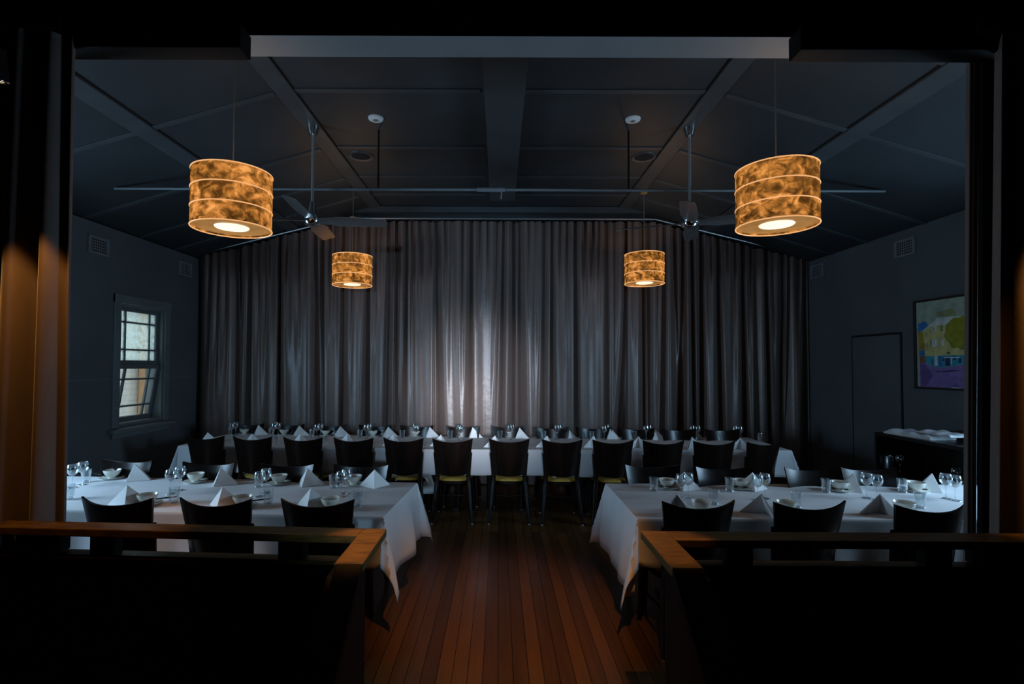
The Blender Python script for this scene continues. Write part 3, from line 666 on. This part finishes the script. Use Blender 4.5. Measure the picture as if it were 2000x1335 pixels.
# ------------------------------------------------------------------ chairs
def rod_leg(pts, rs): 
    m = MB(); m.tube(pts, rs, 10); return m
def make_chair():
    e = empty('dining_chair')
    # seat frame and cushion (chair faces +y, back at y = -0.25)
    def seat_poly(gr=0.0):
        pts = []
        for k in range(40):
            a = 2*PI*k/40
            c_, s_ = math.cos(a), math.sin(a)
            ex = 0.62
            x = math.copysign(abs(c_)**ex, c_); y = math.copysign(abs(s_)**ex, s_)
            w_ = 0.205 + 0.020*y
            pts.append((x*(w_+gr), 0.02 + y*(0.205+gr)))
        return pts
    m = MB(); m.prism(seat_poly(), 0.395, 0.432, 'Z'); m.build('seat_frame', M['chairwood'], e, bevel=0.006)
    m = MB(); P = seat_poly(-0.006); n = len(P); vs_ = []
    for sc_, z_ in ((1.0, 0.4325), (1.0, 0.447), (0.95, 0.456), (0.8, 0.461), (0.5, 0.465), (0.02, 0.466)):
        vs_ += [((x)*sc_, 0.02+(y-0.02)*sc_, z_) for x, y in P]
    fs = [(i*n+k, i*n+(k+1) % n, (i+1)*n+(k+1) % n, (i+1)*n+k) for i in range(5) for k in range(n)]
    fs.append(tuple(range(n))[::-1]); fs.append(tuple(5*n+k for k in range(n)))
    m.add(vs_, fs); m.build('seat_cushion', M['seat'], e, smooth=True)
    # curved solid back, wider at the top, dipping in the middle
    def back(u, v, off):
        q = 2*u-1
        zb = 0.515 - 0.018*(1-q*q); zt = 0.90 - 0.036*(1-abs(q)**2.2)
        z = zb + (zt-zb)*v
        hw = 0.168 + 0.048*v
        y = -0.185 - 0.062*v - 0.055*(1-q*q) + off
        return (q*hw, y, z)
    m = MB(); nu, nv = 20, 8
    vs_ = []; fs = []
    for off in (0.0, -0.016):
        for j in range(nv+1):
            for i in range(nu+1): vs_.append(back(i/nu, j/nv, off))
    B = (nu+1)*(nv+1)
    for j in range(nv):
        for i in range(nu):
            a = j*(nu+1)+i; fs.append((a, a+nu+1, a+nu+2, a+1)); fs.append((B+a, B+a+1, B+a+nu+2, B+a+nu+1))
    for i in range(nu):
        fs.append((i, i+1, B+i+1, B+i)); a = nv*(nu+1)+i; fs.append((a, B+a, B+a+1, a+1))
    for j in range(nv):
        a = j*(nu+1); fs.append((a, B+a, B+a+nu+1, a+nu+1)); a += nu; fs.append((a, a+nu+1, B+a+nu+1, B+a))
    m.add(vs_, fs); m.build('backrest', M['chairwood'], e, smooth=True)
    for s_ in (-1, 1):
        l = rod_leg([(s_*0.212, -0.265, 0.008), (s_*0.190, -0.225, 0.20), (s_*0.172, -0.185, 0.40), (s_*0.166, -0.183, 0.50), (s_*0.180, -0.196, 0.62), (s_*0.196, -0.214, 0.74)], [0.017, 0.024, 0.029, 0.024, 0.018, 0.012]).build('leg', M['chairwood'], e, smooth=True)
        m = MB(); m.lathe([(0, 0), (0.011, 0), (0.012, 0.010), (0, 0.011)], 10, (s_*0.212, -0.265, 0)); m.build('glide', M['rubber'], l)
        l = rod_leg([(s_*0.195, 0.195, 0.008), (s_*0.188, 0.182, 0.20), (s_*0.180, 0.168, 0.40)], [0.016, 0.022, 0.027]).build('leg', M['chairwood'], e, smooth=True)
        m = MB(); m.lathe([(0, 0), (0.011, 0), (0.012, 0.010), (0, 0.011)], 10, (s_*0.195, 0.195, 0)); m.build('glide', M['rubber'], l)
        m = MB(); m.tube([(s_*0.187, -0.215, 0.245), (s_*0.186, 0.0, 0.23), (s_*0.187, 0.180, 0.215)], 0.009, 8); m.build('stretcher', M['chairwood'], e, smooth=True)
    m = MB(); m.tube([(-0.180, -0.205, 0.30), (-0.10, -0.22, 0.288), (0, -0.225, 0.284), (0.10, -0.22, 0.288), (0.180, -0.205, 0.30)], 0.009, 8); m.build('stretcher', M['chairwood'], e, smooth=True)
    return e
ORD = ['first', 'second', 'third', 'fourth', 'fifth', 'sixth', 'seventh', 'eighth', 'ninth', 'tenth', 'eleventh', 'twelfth']
chair0 = make_chair(); chair0['category'] = 'chair'; used_chair = [False]
def chair(px, py, rz, label, group):
    p = at(px, py, Z=0.892)
    # top corner of the back sits 0.247 behind the origin
    d = Matrix.Rotation(rz, 3, 'Z') @ Vector((0, -0.247, 0))
    loc = (p.x - d.x, p.y - d.y, 0)
    if not used_chair[0]:
        used_chair[0] = True; chair0.location = loc; chair0.rotation_euler = (0, 0, rz); chair0['label'] = label; chair0['group'] = group; return chair0
    return dup(chair0, loc, rz, label, group)
CB = 'dark wooden dining chair, front side of the long back table, %s from the left'
CBF = 'dark wooden dining chair between long back table and curtain, %s from the left'
front_row = [(402, 851), (494, 852.5), (592.5, 854), (691, 855), (788.5, 855.5), (884, 856.5), (994.6, 857), (1098, 858), (1197, 859), (1295, 860.5), (1394, 861.5), (1491, 862)]
for i, (cx_, cy_) in enumerate(front_row):
    rz = R(-3 if i < 5 else random.uniform(-1.5, 1.5)) if i < 11 else R(17)
    if i == 0: rz = R(-4)
    chair(cx_, cy_, rz, CB % ORD[i], 'chairs along the front of the long back table')
for i, (cx_, cy_) in enumerate([(484, 827), (563, 827.5), (644.6, 829), (733, 830), (814, 831), (905, 832.5), (996, 833), (1079, 834), (1162, 834.5), (1245, 836), (1326, 837.5), (1411, 838)]):
    chair(cx_, cy_, R(180 + (-3 if i < 5 else 0)), CBF % ORD[i], 'chairs behind the long back table')
for i, (cx_, cy_, a) in enumerate([(231.5, 972, -3), (423.5, 974, -3), (621.5, 975, -2)]):
    chair(cx_, cy_, R(a), 'dark chair back between the left balustrade and left table, %s from the left' % ORD[i], 'chairs at the front of the left table')
for i, (cx_, cy_, a) in enumerate([(248, 899, 176), (407, 904, 176), (560, 907, 177), (704.5, 909, 177)]):
    chair(cx_, cy_, R(a), 'dark chair at the far side of the left table, %s from the left' % ORD[i], 'chairs at the far side of the left table')
for i, (cx_, cy_, a) in enumerate([(1363, 978.5, 4), (1579.5, 980, 4), (1815, 985, 4)]):
    chair(cx_, cy_, R(a), 'dark chair back between the right balustrade and right table, %s from the left' % ORD[i], 'chairs at the front of the right table')
for i, (cx_, cy_, a) in enumerate([(1275, 909, 180), (1414, 913, 180), (1588, 914.5, 180), (1697, 914, 180)]):
    chair(cx_, cy_, R(a), 'dark chair at the far side of the right table, %s from the left' % ORD[i], 'chairs at the far side of the right table')

# ------------------------------------------------------------------ tables and cloths
TZ = 0.747
def make_table(cx_, cy_, L, W, rz, label):
    e = empty('dining_table', (cx_, cy_, 0), rz); tag(e, label, 'table', 'dining tables under white cloths')
    m = MB(); m.box(-L/2, L/2, -W/2, W/2, TZ-0.032, TZ-0.004); m.build('tabletop', M['wood'], e, bevel=0.004)
    m = MB(); m.box(-L/2+.1, L/2-.1, -0.05, 0.05, TZ-0.10, TZ-0.033); m.build('apron', M['wood'], e)
    for sx in (-1, 0, 1):
        x_ = sx*(L/2-0.35)
        m = MB(); m.tube([(x_, 0, 0.03), (x_, 0, TZ-0.10)], 0.035, 16); l = m.build('leg', M['wood'], e, smooth=True)
        m = MB(); m.box(x_-0.03, x_+0.03, -0.26, 0.26, 0.0, 0.035); m.build('foot', M['wood'], l, bevel=0.006)
def make_cloth(cx_, cy_, L, W, rz, dxl, dxr, dy, label, seed, jl=False, jr=False):
    rnd = random.Random(seed); ph = [rnd.uniform(0, 6.28) for _ in range(9)]
    def axis(h, dl, dr, n):
        q = [1, .87, .74, .61, .48, .36, .25, .14, .06, .022]
        a = [-h-dl*t for t in q] if dl > 0 else []
        a += [-h + 2*h*i/n for i in range(n+1)]
        if dr > 0: a += [h+dr*t for t in q[::-1]]
        return a
    U = axis(L/2, dxl, dxr, int(L*28)); V = axis(W/2, dy, dy, 22)
    vs_ = []
    for v in V:
        for u in U:
            cu = max(-L/2, min(L/2, u)); cv = max(-W/2, min(W/2, v)); du = u-cu; dv = v-cv; r = math.hypot(du, dv)
            if r < 1e-6:
                vs_.append((u, v, 0.0006*math.sin(9*u+ph[0])*math.sin(7*v+ph[1]))); continue
            ax, ay = du/r, dv/r; corner = 2*abs(ax*ay)
            a = R(3.0 + 15*corner)
            t = cu + cv
            rip = (0.016*math.sin(5.2*t*2+ph[2]) + 0.012*math.sin(11.7*t+ph[3]) + 0.010*math.sin(19*t+ph[4]))
            out = min(0.004, r) + r*math.sin(a) + (rip+0.018)*min(1, r/0.3)*(1-corner)
            if (jl and du < 0 or jr and du > 0):
                ax *= 0.30; out = 0.012 + min(r, 0.3)*0.20 + 0.010*math.sin(14*r+ph[5])
                vs_.append((cu + du*0.36, cv + (ay if abs(dv) > 1e-6 else 0)*out - (0.004 if dv < 0 else 0), -r*0.985)) if abs(dv) > 1e-6 else vs_.append((cu + 0.004*r, cv, -r*0.985)); continue
            # corner point carries vertical folds
            out += corner*0.014*math.sin(9*math.atan2(abs(dv), abs(du))+ph[6])*r/0.4
            vs_.append((cu + ax*out, cv + ay*out, -r*math.cos(a)*0.995 - 0.0*corner))
    nu = len(U)
    fs = [(j*nu+i, j*nu+i+1, (j+1)*nu+i+1, (j+1)*nu+i) for j in range(len(V)-1) for i in range(nu-1)]
    m = MB(); m.add(vs_, fs); o = m.build('tablecloth', M['cloth'], loc=(cx_, cy_, TZ), rz=rz)
    for p in o.data.polygons: p.use_smooth = True
    md = o.modifiers.new('t', 'SOLIDIFY'); md.thickness = 0.0025; md.offset = 1
    try: o.data.set_sharp_from_angle(angle=R(42))
    except Exception: pass
    tag(o, label, 'tablecloth', 'white tablecloths')
def table_set(x0, x1, yc, W, rz, pivot, dxl, dxr, dy, lt, lc, seed, jl=False, jr=False):
    # x0..x1 measured along the table's own axis from the pivot
    c_, s_ = math.cos(rz), math.sin(rz); xm = (x0+x1)/2
    cx_ = pivot[0] + xm*c_ - yc*s_; cy_ = pivot[1] + xm*s_ + yc*c_
    make_table(cx_, cy_, x1-x0, W, rz, lt); make_cloth(cx_, cy_, x1-x0, W, rz, dxl, dxr, dy, lc, seed, jl, jr)
table_set(-3.25, 0, 0.455, 0.91, R(-3.7), (-0.705, 3.155), 0, 0.42, 0.285, 'dining table under a white cloth, left of the aisle', 'white cloth draped over the left table beside the aisle', 4)
table_set(0, 3.25, 0.46, 0.92, R(0), (0.845, 3.142), 0.46, 0, 0.285, 'dining table under a white cloth, right of the aisle', 'white cloth with long hanging corner over the right table beside the aisle', 9)
table_set(-2.80, 0, 0.52, 1.04, R(-3.2), (-0.85, 5.700), 0.36, 0.50, 0.285, 'left section of the long back table', 'white cloth over the left section of the long back table', 2, jr=True)
table_set(-0.835, 0.62, 0.51, 1.02, R(0), (0, 5.668), 0, 0, 0.275, 'middle section of the long back table', 'white cloth over the middle section of the long back table', 6)
table_set(0.64, 3.22, 0.50, 1.00, R(0), (0, 5.662), 0.14, 0.36, 0.285, 'right section of the long back table', 'white cloth over the right section of the long back table', 5, jl=True)

# ------------------------------------------------------------------ table settings
TOP = 0.751
def make_napkin():
    # folded square stood up as a tent: a tall spine with two wings
    m = MB()
    A = Vector((0, 0.012, 0.132)); Fp = Vector((0, -0.055, 0.0)); 
    def leaf(w_, t, off):
        q = [A, Fp, w_]; n = (Fp-A).cross(w_-A).normalized()*t
        o_ = Vector(off); v = [p+o_ for p in q] + [p+o_+n for p in q]
        for i in range(len(v)): v[i].z = max(v[i].z, 0.0004)
        m.add(v, [(0, 1, 2), (3, 5, 4), (0, 3, 4, 1), (1, 4, 5, 2), (2, 5, 3, 0)])
    WL, WR = Vector((-0.118, 0.062, 0)), Vector((0.118, 0.062, 0))
    leaf(WL, 0.0035, (0, 0, 0)); leaf(WR, -0.0035, (0, 0, 0))
    leaf(WL*0.97 + Vector((0, 0.012, 0)), 0.003, (0, 0.007, -0.004)); leaf(WR*0.97 + Vector((0, 0.012, 0)), -0.003, (0, 0.007, -0.004))
    o = m.build('folded_napkin', M['napkin'], bevel=0.0012); o['category'] = 'napkin'; return o
def make_bowl():
    m = MB(); m.lathe([(0.0, 0.006), (0.024, 0.006), (0.026, 0.0), (0.029, 0.0), (0.029, 0.009), (0.045, 0.024), (0.056, 0.042), (0.062, 0.062), (0.0605, 0.0635), (0.058, 0.0615), (0.052, 0.043), (0.041, 0.027), (0.024, 0.014), (0.0, 0.011)], 36)
    o = m.build('rice_bowl', M['china'], smooth=True); o['category'] = 'bowl'; return o
def make_plate():
    m = MB(); m.lathe([(0.0, 0.003), (0.05, 0.003), (0.053, 0.0), (0.057, 0.0), (0.060, 0.003), (0.086, 0.013), (0.087, 0.015), (0.085, 0.0155), (0.060, 0.0065), (0.0, 0.006)], 44)
    o = m.build('side_plate', M['china'], smooth=True); o['category'] = 'plate'; return o
def make_tumbler():
    e = empty('water_tumbler'); e['category'] = 'glass'
    m = MB(); m.lathe([(0.0275, 0.010), (0.0295, 0.05), (0.0335, 0.098), (0.0350, 0.099), (0.0355, 0.097), (0.0315, 0.05), (0.0295, 0.008)], 28); m.build('glass_wall', M['glass'], e, smooth=True)
    m = MB(); m.lathe([(0.0, 0.011), (0.0275, 0.010), (0.0295, 0.006), (0.028, 0.0), (0.0, 0.0)], 28); m.build('glass_base', M['glass'], e, smooth=True)
    return e
def make_wine():
    e = empty('wine_glass'); e['category'] = 'glass'
    m = MB(); m.lathe([(0.004, 0.088), (0.020, 0.096), (0.033, 0.112), (0.038, 0.132), (0.0365, 0.152), (0.032, 0.172), (0.031, 0.1725), (0.0305, 0.171), (0.0345, 0.152), (0.036, 0.132), (0.031, 0.114), (0.018, 0.099), (0.0, 0.093)], 28); m.build('glass_bowl', M['glass'], e, smooth=True)
    m = MB(); m.tube([(0, 0, 0.006), (0, 0, 0.03), (0, 0, 0.07), (0, 0, 0.092)], [0.007, 0.0036, 0.0036, 0.008], 12); m.build('glass_stem', M['glass'], e, smooth=True)
    m = MB(); m.lathe([(0.0, 0.009), (0.010, 0.007), (0.033, 0.0025), (0.034, 0.001), (0.033, 0.0), (0.0, 0.0)], 28); m.build('glass_foot', M['glass'], e, smooth=True)
    return e
def make_stick():
    m = MB(); m.tube([(-0.105, 0, 0), (0.105, 0, 0)], [0.0022, 0.0038], 8); o = m.build('chopstick', M['stick'], smooth=True); o['category'] = 'chopstick'; return o
proto = {'napkin': make_napkin(), 'bowl': make_bowl(), 'plate': make_plate(), 'tumbler': make_tumbler(), 'wine': make_wine(), 'stick': make_stick()}
first = {k: True for k in proto}
def put(kind, px, py, label, group, rz=0.0, z=TOP, dz=0.0, xyz=None):
    p = Vector(xyz) if xyz else at(px, py, Z=z); loc = (p.x, p.y, (p.z if xyz else z) + dz)
    if first[kind]:
        first[kind] = False; o = proto[kind]; o.location = loc; o.rotation_euler = (0, 0, rz); o['label'] = label; o['group'] = group; return o
    return dup(proto[kind], loc, rz, label, group)
def sticks(px, py, ang, label, group):
    p = at(px, py, Z=TOP)
    for k in (-1, 1):
        d = Vector((-math.sin(ang), math.cos(ang), 0))*0.007*k
        o = put('stick', 0, 0, label % ('nearer' if k < 0 else 'farther'), group, ang + 0.02*k, xyz=(p.x+d.x, p.y+d.y, TOP+0.020)); o.rotation_euler = (0, R(-2), ang + 0.02*k)
for tn, side, G, rows in (
    ('left table', 'far', 'place settings on the far side of the left table', [
        dict(p=(219, 934), n=(259, 938, -20), w=((141, 952), (161, 946)), t=(168, 941), s=(197, 931, 2.75)),
        dict(p=(382, 941), n=(428, 947, -18), w=((333, 964), (351, 957)), t=None, s=(360, 937, 0.5)),
        dict(p=(545, 944.5), n=(598, 948, -16), w=((507, 969), (519, 962)), t=(505, 950), s=(524, 941, 0.5)),
        dict(p=(691, 946), n=(731, 951, 12), w=((666, 969), (676, 963)), t=(651, 952), s=None)]),
    ('left table', 'near', 'place settings on the near side of the left table', [
        dict(p=(288, 985), n=(247, 987, 25), w=(), t=(135, 974), s=(310, 979, 0.35)),
        dict(p=(474, 989), n=(432, 991, -3), w=(), t=(340, 981), s=(494, 983, 0.35)),
        dict(p=(646, 993), n=(605.5, 993, -2), w=(), t=(524, 984.5), s=None),
        dict(p=None, n=None, w=(), t=(697.7, 987.5), s=None)]),
    ('right table', 'far', 'place settings on the far side of the right table', [
        dict(p=(1303, 953), n=(1336, 956, -25), w=((1330, 975), (1344, 972)), t=(1277, 958), s=(1289, 952, -0.9)),
        dict(p=(1448, 954), n=(1471, 957, -12), w=((1480, 976), (1494, 973)), t=(1425, 959), s=(1432, 953, -0.9)),
        dict(p=(1640, 958), n=(1671, 959, 20), w=((1693, 972), (1713, 976)), t=(1613.5, 961), s=(1624, 957, -0.8)),
        dict(p=(1789, 959), n=(1825, 959, 20), w=((1848, 973), (1866, 977)), t=(1763, 961), s=(1776, 957, -0.8))]),
    ('right table', 'near', 'place settings on the near side of the right table', [
        dict(p=(1369.5, 999), n=(1321, 1003, 175), w=(), t=(1395, 984), s=None),
        dict(p=(1536, 1000), n=(1490, 1003, 128), w=(), t=(1556, 990), s=None),
        dict(p=(1766, 1001), n=(1719, 1003, 150), w=(), t=(1797, 991), s=None)])):
    for i, r in enumerate(rows):
        q = '%s side of %s, %s from left' % (side, tn, ORD[i])
        if r['p']:
            put('plate', *r['p'], 'small cream plate under a bowl, %s' % q, 'cream side plates on the tables')
            put('bowl', *r['p'], 'cream china bowl on a plate, %s' % q, 'cream china bowls on the tables', dz=0.0068)
        if r['n']: put('napkin', r['n'][0], r['n'][1], 'white napkin folded into a pyramid, %s' % q, 'white pyramid napkins', rz=R(r['n'][2]))
        for j, wp in enumerate(r['w']): put('wine', *wp, '%s hand wine glass of a pair, %s' % (('left', 'right')[j], q), 'wine glasses on the tables')
        if r['t']: put('tumbler', *r['t'], 'clear water tumbler, %s' % q, 'water tumblers on the tables')
        if r['s']: sticks(r['s'][0], r['s'][1], r['s'][2], '%%s black chopstick on plate, %s' % q, 'black chopsticks')
far = [  # tumbler, glasses, bowl, napkin(x,y,rot)
    ((449, 849), ((452, 852), (460, 850)), (477.6, 847.6), (503, 849, -17)),
    ((530, 850), ((534.5, 853), (543, 851)), (555, 848.5), (583, 850.5, -12)),
    ((609, 853), ((618.5, 855), (626, 853)), (636, 850), (663, 852, -14)),
    ((703, 854.5), ((715, 856), (721, 853)), (728, 851.5), (757, 853, -20)),
    ((785.6, 855), ((810, 853), (813, 857)), (811, 851.5), (838, 853.5, -30)),
    ((879, 856), ((897, 855), (900, 859)), (899, 852), (922, 854, -32)),
    ((976.5, 856), ((996, 857), (1000, 854)), (993, 852.5), (1013, 855, -52)),
    ((1062, 857), ((1088, 857), (1092, 855)), (1079, 853), (1107, 855, -12)),
    ((1156, 857), ((1180, 858), (1185, 855)), (1169.6, 853.5), (1191, 856.5, -47)),
    ((1239, 857), ((1262, 858), (1268, 856)), (1253.6, 853.8), (1279, 858, -42)),
    ((1320, 858), ((1352, 858), (1363, 858)), (1333.6, 854.5), (1356, 857, -22)),
    ((1408, 859), ((1436, 859), (1446, 859)), (1421, 855.5), None)]
near = [(404, 866, 0), (491, 869, 5), (586, 869.5, 15), (678, 870, 25), (769, 870.5, 30), (862, 871, 30), (968, 873, 30), (1070, 873, 30), (1162, 873, 40), (1247, 874, 165), (1350, 875, 200), (1446, 877, 150)]
for i, (t, wp, b, n) in enumerate(far):
    q = 'far side of back table, %s from left' % ORD[i]
    put('tumbler', *t, 'clear water tumbler, %s' % q, 'water tumblers on the tables')
    for j, x_ in enumerate(wp): put('wine', *x_, '%s hand wine glass of a pair, %s' % (('left', 'right')[j], q), 'wine glasses on the tables')
    put('plate', *b, 'small cream plate under a bowl, %s' % q, 'cream side plates on the tables')
    put('bowl', *b, 'cream china bowl on a plate, %s' % q, 'cream china bowls on the tables', dz=0.0068)
    if n: put('napkin', n[0], n[1], 'white napkin folded into a pyramid, %s' % q, 'white pyramid napkins', rz=R(n[2]))
for i, n in enumerate(near):
    put('napkin', n[0], n[1], 'white napkin pyramid, near side of the back table, %s from the left' % ORD[i], 'white pyramid napkins', rz=R(n[2]))
put('tumbler', 540, 866, 'clear tumbler on the back table between second and third front chairs', 'water tumblers on the tables')
put('tumbler', 636, 866.5, 'clear tumbler on the back table between third and fourth front chairs', 'water tumblers on the tables')
put('tumbler', 1485, 861, 'clear tumbler near the right end of the long back table', 'water tumblers on the tables')

# ------------------------------------------------------------------ sideboard, linen and painting on the right
SX, SY0, SY1 = 3.90, 3.85, 5.34
e = empty('sideboard', ((SX+XR-0.02)/2, (SY0+SY1)/2, 0)); tag(e, 'black sideboard with open shelves against the right wall', 'sideboard')
hx, hy = (XR-0.02-SX)/2, (SY1-SY0)/2
MB().box(-hx, hx, -hy, hy, 0.965, 1.0).build('top', M['wood'], e, bevel=0.003)
for a in (-1, 1):
    y0, y1 = sorted((a*hy, a*(hy-0.025))); MB().box(-hx, hx, y0, y1, 0, 0.965).build('side_panel', M['wood'], e)
MB().box(hx-0.015, hx, -hy+.025, hy-.025, 0.05, 0.965).build('back_panel', M['wood'], e)
for z_ in (0.08, 0.46, 0.60):
    MB().box(-hx+0.0 + (0.0 if z_ != 0.60 else 0.05), hx-0.015, -hy+.025, hy-.025, z_-0.012, z_).build('shelf', M['wood'], e)
p = at(1736, 914, X=4.0); m = MB(); m.lathe([(0.0, 0.0), (0.036, 0.0), (0.038, 0.004), (0.038, 0.155), (0.035, 0.16), (0.034, 0.155), (0.034, 0.006), (0, 0.006)], 28)
tag(m.build('metal_canister', M['pewter'], smooth=True, loc=(4.0, p.y, 0.6005)), 'grey metal cylinder standing on the sideboard shelf', 'canister')
for px, lb in ((1757, 'single wine glass on the sideboard shelf beside the metal cylinder'), (1866, 'wine glass at the near end of the sideboard shelf')):
    p = at(px, 890, X=4.08); put('wine', 0, 0, lb, 'wine glasses on the sideboard', xyz=(4.08, p.y, 0.6005))
p = at(1735, 940, X=3.97); put('bowl', 0, 0, 'cream bowl on the lower shelf of the black sideboard', 'cream china bowls on the tables', xyz=(3.975, p.y, 0.461))
# folded cloths on the sideboard
def folded(x0, x1, y0, y1, z0, hgt, tilt, label, layers=3):
    m = MB()
    for k in range(layers):
        za = z0 + hgt*k/layers; o_ = 0.012*(k % 2)
        m.box(x0+o_, x1-o_*.5, y0+o_, y1-o_*1.5, za+0.0008, za+hgt/layers)
    o = m.build('folded_linen', M['cloth'], bevel=0.004)
    for p in o.data.polygons: p.use_smooth = True
    return tag(o, label, 'linen', 'folded white linen on the sideboard')
def linen(cx_, cy_, lx, ly, z0, h_, rz, label):
    n = 26; m = MB()
    def top(u, v):
        x = (u-.5)*lx; y = (v-.5)*ly; s_ = min(1, 8*min(u, 1-u))*min(1, 8*min(v, 1-v))
        return (x, y, h_*(0.45+0.55*s_**0.5) + 0.006*math.sin(9*u+4*v+2) + 0.006*math.sin(17*v))
    m.grid(top, n, n)
    m.grid(lambda u, v: ((u-.5)*lx*.98, (.5-v)*ly*.98, 0.0), 2, 2)
    for f in (lambda u, v: (((u-.5)*lx), -.5*ly, 0), ): pass
    k = n+1
    bot = len(m.v)
    ring = [i for i in range(k)] + [j*k+n for j in range(1, k)] + [n*k+i for i in range(n-1, -1, -1)] + [j*k for j in range(n-1, 0, -1)]
    b0 = len(m.v); m.v += [(m.v[i][0]*.98, m.v[i][1]*.98, 0.0) for i in ring]
    q = len(ring)
    for i in range(q): m.f.append([ring[i], b0+i, b0+(i+1) % q, ring[(i+1) % q]]); m.m.append(0)
    o = m.build('folded_linen', M['cloth'], loc=(cx_, cy_, z0), rz=rz)
    for p_ in o.data.polygons: p_.use_smooth = True
    return tag(o, label, 'linen', 'folded white linen on the sideboard')
linen(4.06, 4.98, 0.26, 0.52, 1.001, 0.045, R(6), 'folded white tablecloth lying flat on the sideboard, farther piece')
linen(4.10, 4.72, 0.22, 0.40, 1.052, 0.022, R(-4), 'folded white tablecloth on top of another on the sideboard')

e = empty('framed_painting', (XR, 4.88, 1.905)); tag(e, 'framed painting of a yellow corner building on the right wall', 'painting')
PW, PH = 1.0, 0.915
m = MB(); t = 0.022
m.box(-0.035, 0, -PW/2, PW/2, PH/2-t, PH/2); m.box(-0.035, 0, -PW/2, PW/2, -PH/2, -PH/2+t)
m.box(-0.035, 0, -PW/2, -PW/2+t, -PH/2+t, PH/2-t); m.box(-0.035, 0, PW/2-t, PW/2, -PH/2+t, PH/2-t); m.build('frame', M['frame'], e, bevel=0.003)
cols = {'sky': (0.36, 0.44, 0.34), 'blue': (0.03, 0.20, 0.48), 'ochre': (0.42, 0.27, 0.03), 'bld': (0.62, 0.55, 0.22), 'roof': (0.62, 0.66, 0.60),
        'tree': (0.30, 0.30, 0.02), 'treed': (0.13, 0.13, 0.02), 'teal': (0.04, 0.33, 0.45), 'white': (0.70, 0.78, 0.76), 'road': (0.24, 0.16, 0.42), 'roadd': (0.15, 0.09, 0.27), 'dk': (0.03, 0.04, 0.10), 'brown': (0.28, 0.12, 0.05), 'gr': (0.30, 0.30, 0.14)}
pm = {k: mat('paint ' + k, v, 0.6, noise=(14, 0.22)) for k, v in cols.items()}; keys = list(pm)
m = MB(); m.mi = keys.index('sky'); m.box(-0.015, -0.004, -PW/2+t, PW/2-t, -PH/2+t, PH/2-t)
lay = [0.0]
def paint(col, pts):
    lay[0] += 0.00012; vs_ = []
    for px, py in pts:
        u = (px-70)/540*0.54; yt = 182-(px-58)*0.156; yb = 1225+(px-110)*0.04; v = (py-yt)/(yb-yt)
        u = min(max(u, 0), 1); v = min(max(v, 0), 1)
        vs_.append((-0.0152-lay[0], PW/2-t-(PW-2*t)*u, PH/2-t-(PH-2*t)*v))
    m.mi = keys.index(col); m.add(vs_, [tuple(range(len(pts)))])
paint('gr', [(330, 290), (520, 240), (560, 330), (330, 350)])
paint('blue', [(85, 440), (190, 405), (225, 450), (150, 520), (90, 545)])
paint('ochre', [(88, 545), (155, 540), (165, 760), (95, 780)])
paint('blue', [(98, 785), (165, 765), (175, 835), (105, 845)])
paint('brown', [(100, 845), (180, 840), (185, 930), (108, 925)])
paint('bld', [(150, 525), (265, 445), (1060, 470), (1060, 800), (700, 850), (175, 840)])
paint('roof', [(270, 430), (335, 355), (500, 345), (1060, 330), (1060, 470), (640, 440)])
paint('roof', [(145, 530), (265, 430), (440, 430), (440, 452), (270, 455), (160, 535)])
for a, b, c_, d in ((275, 460, 315, 540), (270, 630, 330, 725), (385, 640, 415, 715), (690, 500, 730, 590), (700, 650, 740, 740), (850, 500, 890, 590), (850, 650, 890, 740)):
    paint('white', [(a, b), (c_, b-6), (c_, d-6), (a, d)])
for a, b, c_, d in ((372, 455, 405, 535), (245, 640, 262, 722), (195, 560, 208, 585), (240, 530, 252, 556), (170, 680, 184, 735), (206, 665, 218, 730), (287, 470, 296, 530), (288, 640, 296, 715), (445, 793, 482, 812)):
    paint('gr' if a != 445 else 'dk', [(a, b), (c_, b-4), (c_, d-4), (a, d)])
paint('teal', [(178, 845), (1060, 800), (1060, 950), (620, 945), (380, 985), (260, 965), (185, 925)])
for a, b, c_, d in ((425, 865, 485, 960), (515, 835, 550, 890), (262, 880, 272, 960), (345, 840, 382, 975), (580, 860, 606, 925), (395, 870, 415, 905), (680, 850, 730, 940), (800, 850, 860, 935)):
    paint('dk' if a not in (345,) else 'blue', [(a, b), (c_, b), (c_, d), (a, d)])
for a, b, c_, d in ((300, 840, 335, 960), (490, 850, 500, 950), (415, 850, 600, 862)):
    paint('white', [(a, b), (c_, b), (c_, d), (a, d)])
paint('road', [(108, 925), (185, 935), (260, 968), (380, 990), (620, 950), (1060, 960), (1060, 1300), (110, 1240)])
paint('roadd', [(112, 930), (180, 950), (280, 1080), (190, 1215), (120, 1215)])
paint('roadd', [(250, 1010), (330, 1025), (560, 1030), (600, 1010), (420, 1045), (300, 1035)])
paint('roadd', [(500, 1225), (550, 1165), (600, 1230)])
paint('white', [(490, 1228), (600, 1232), (600, 1240), (500, 1238)])
ang = [(615+175*math.cos(a)*(1+0.06*math.sin(7*a)), 545+200*math.sin(a)*(1+0.07*math.cos(9*a))) for a in [2*PI*k/40 for k in range(40)]]
paint('treed', [(x-8, y+6) for x, y in ang]); paint('tree', ang)
m.build('canvas', [pm[k] for k in keys], e)
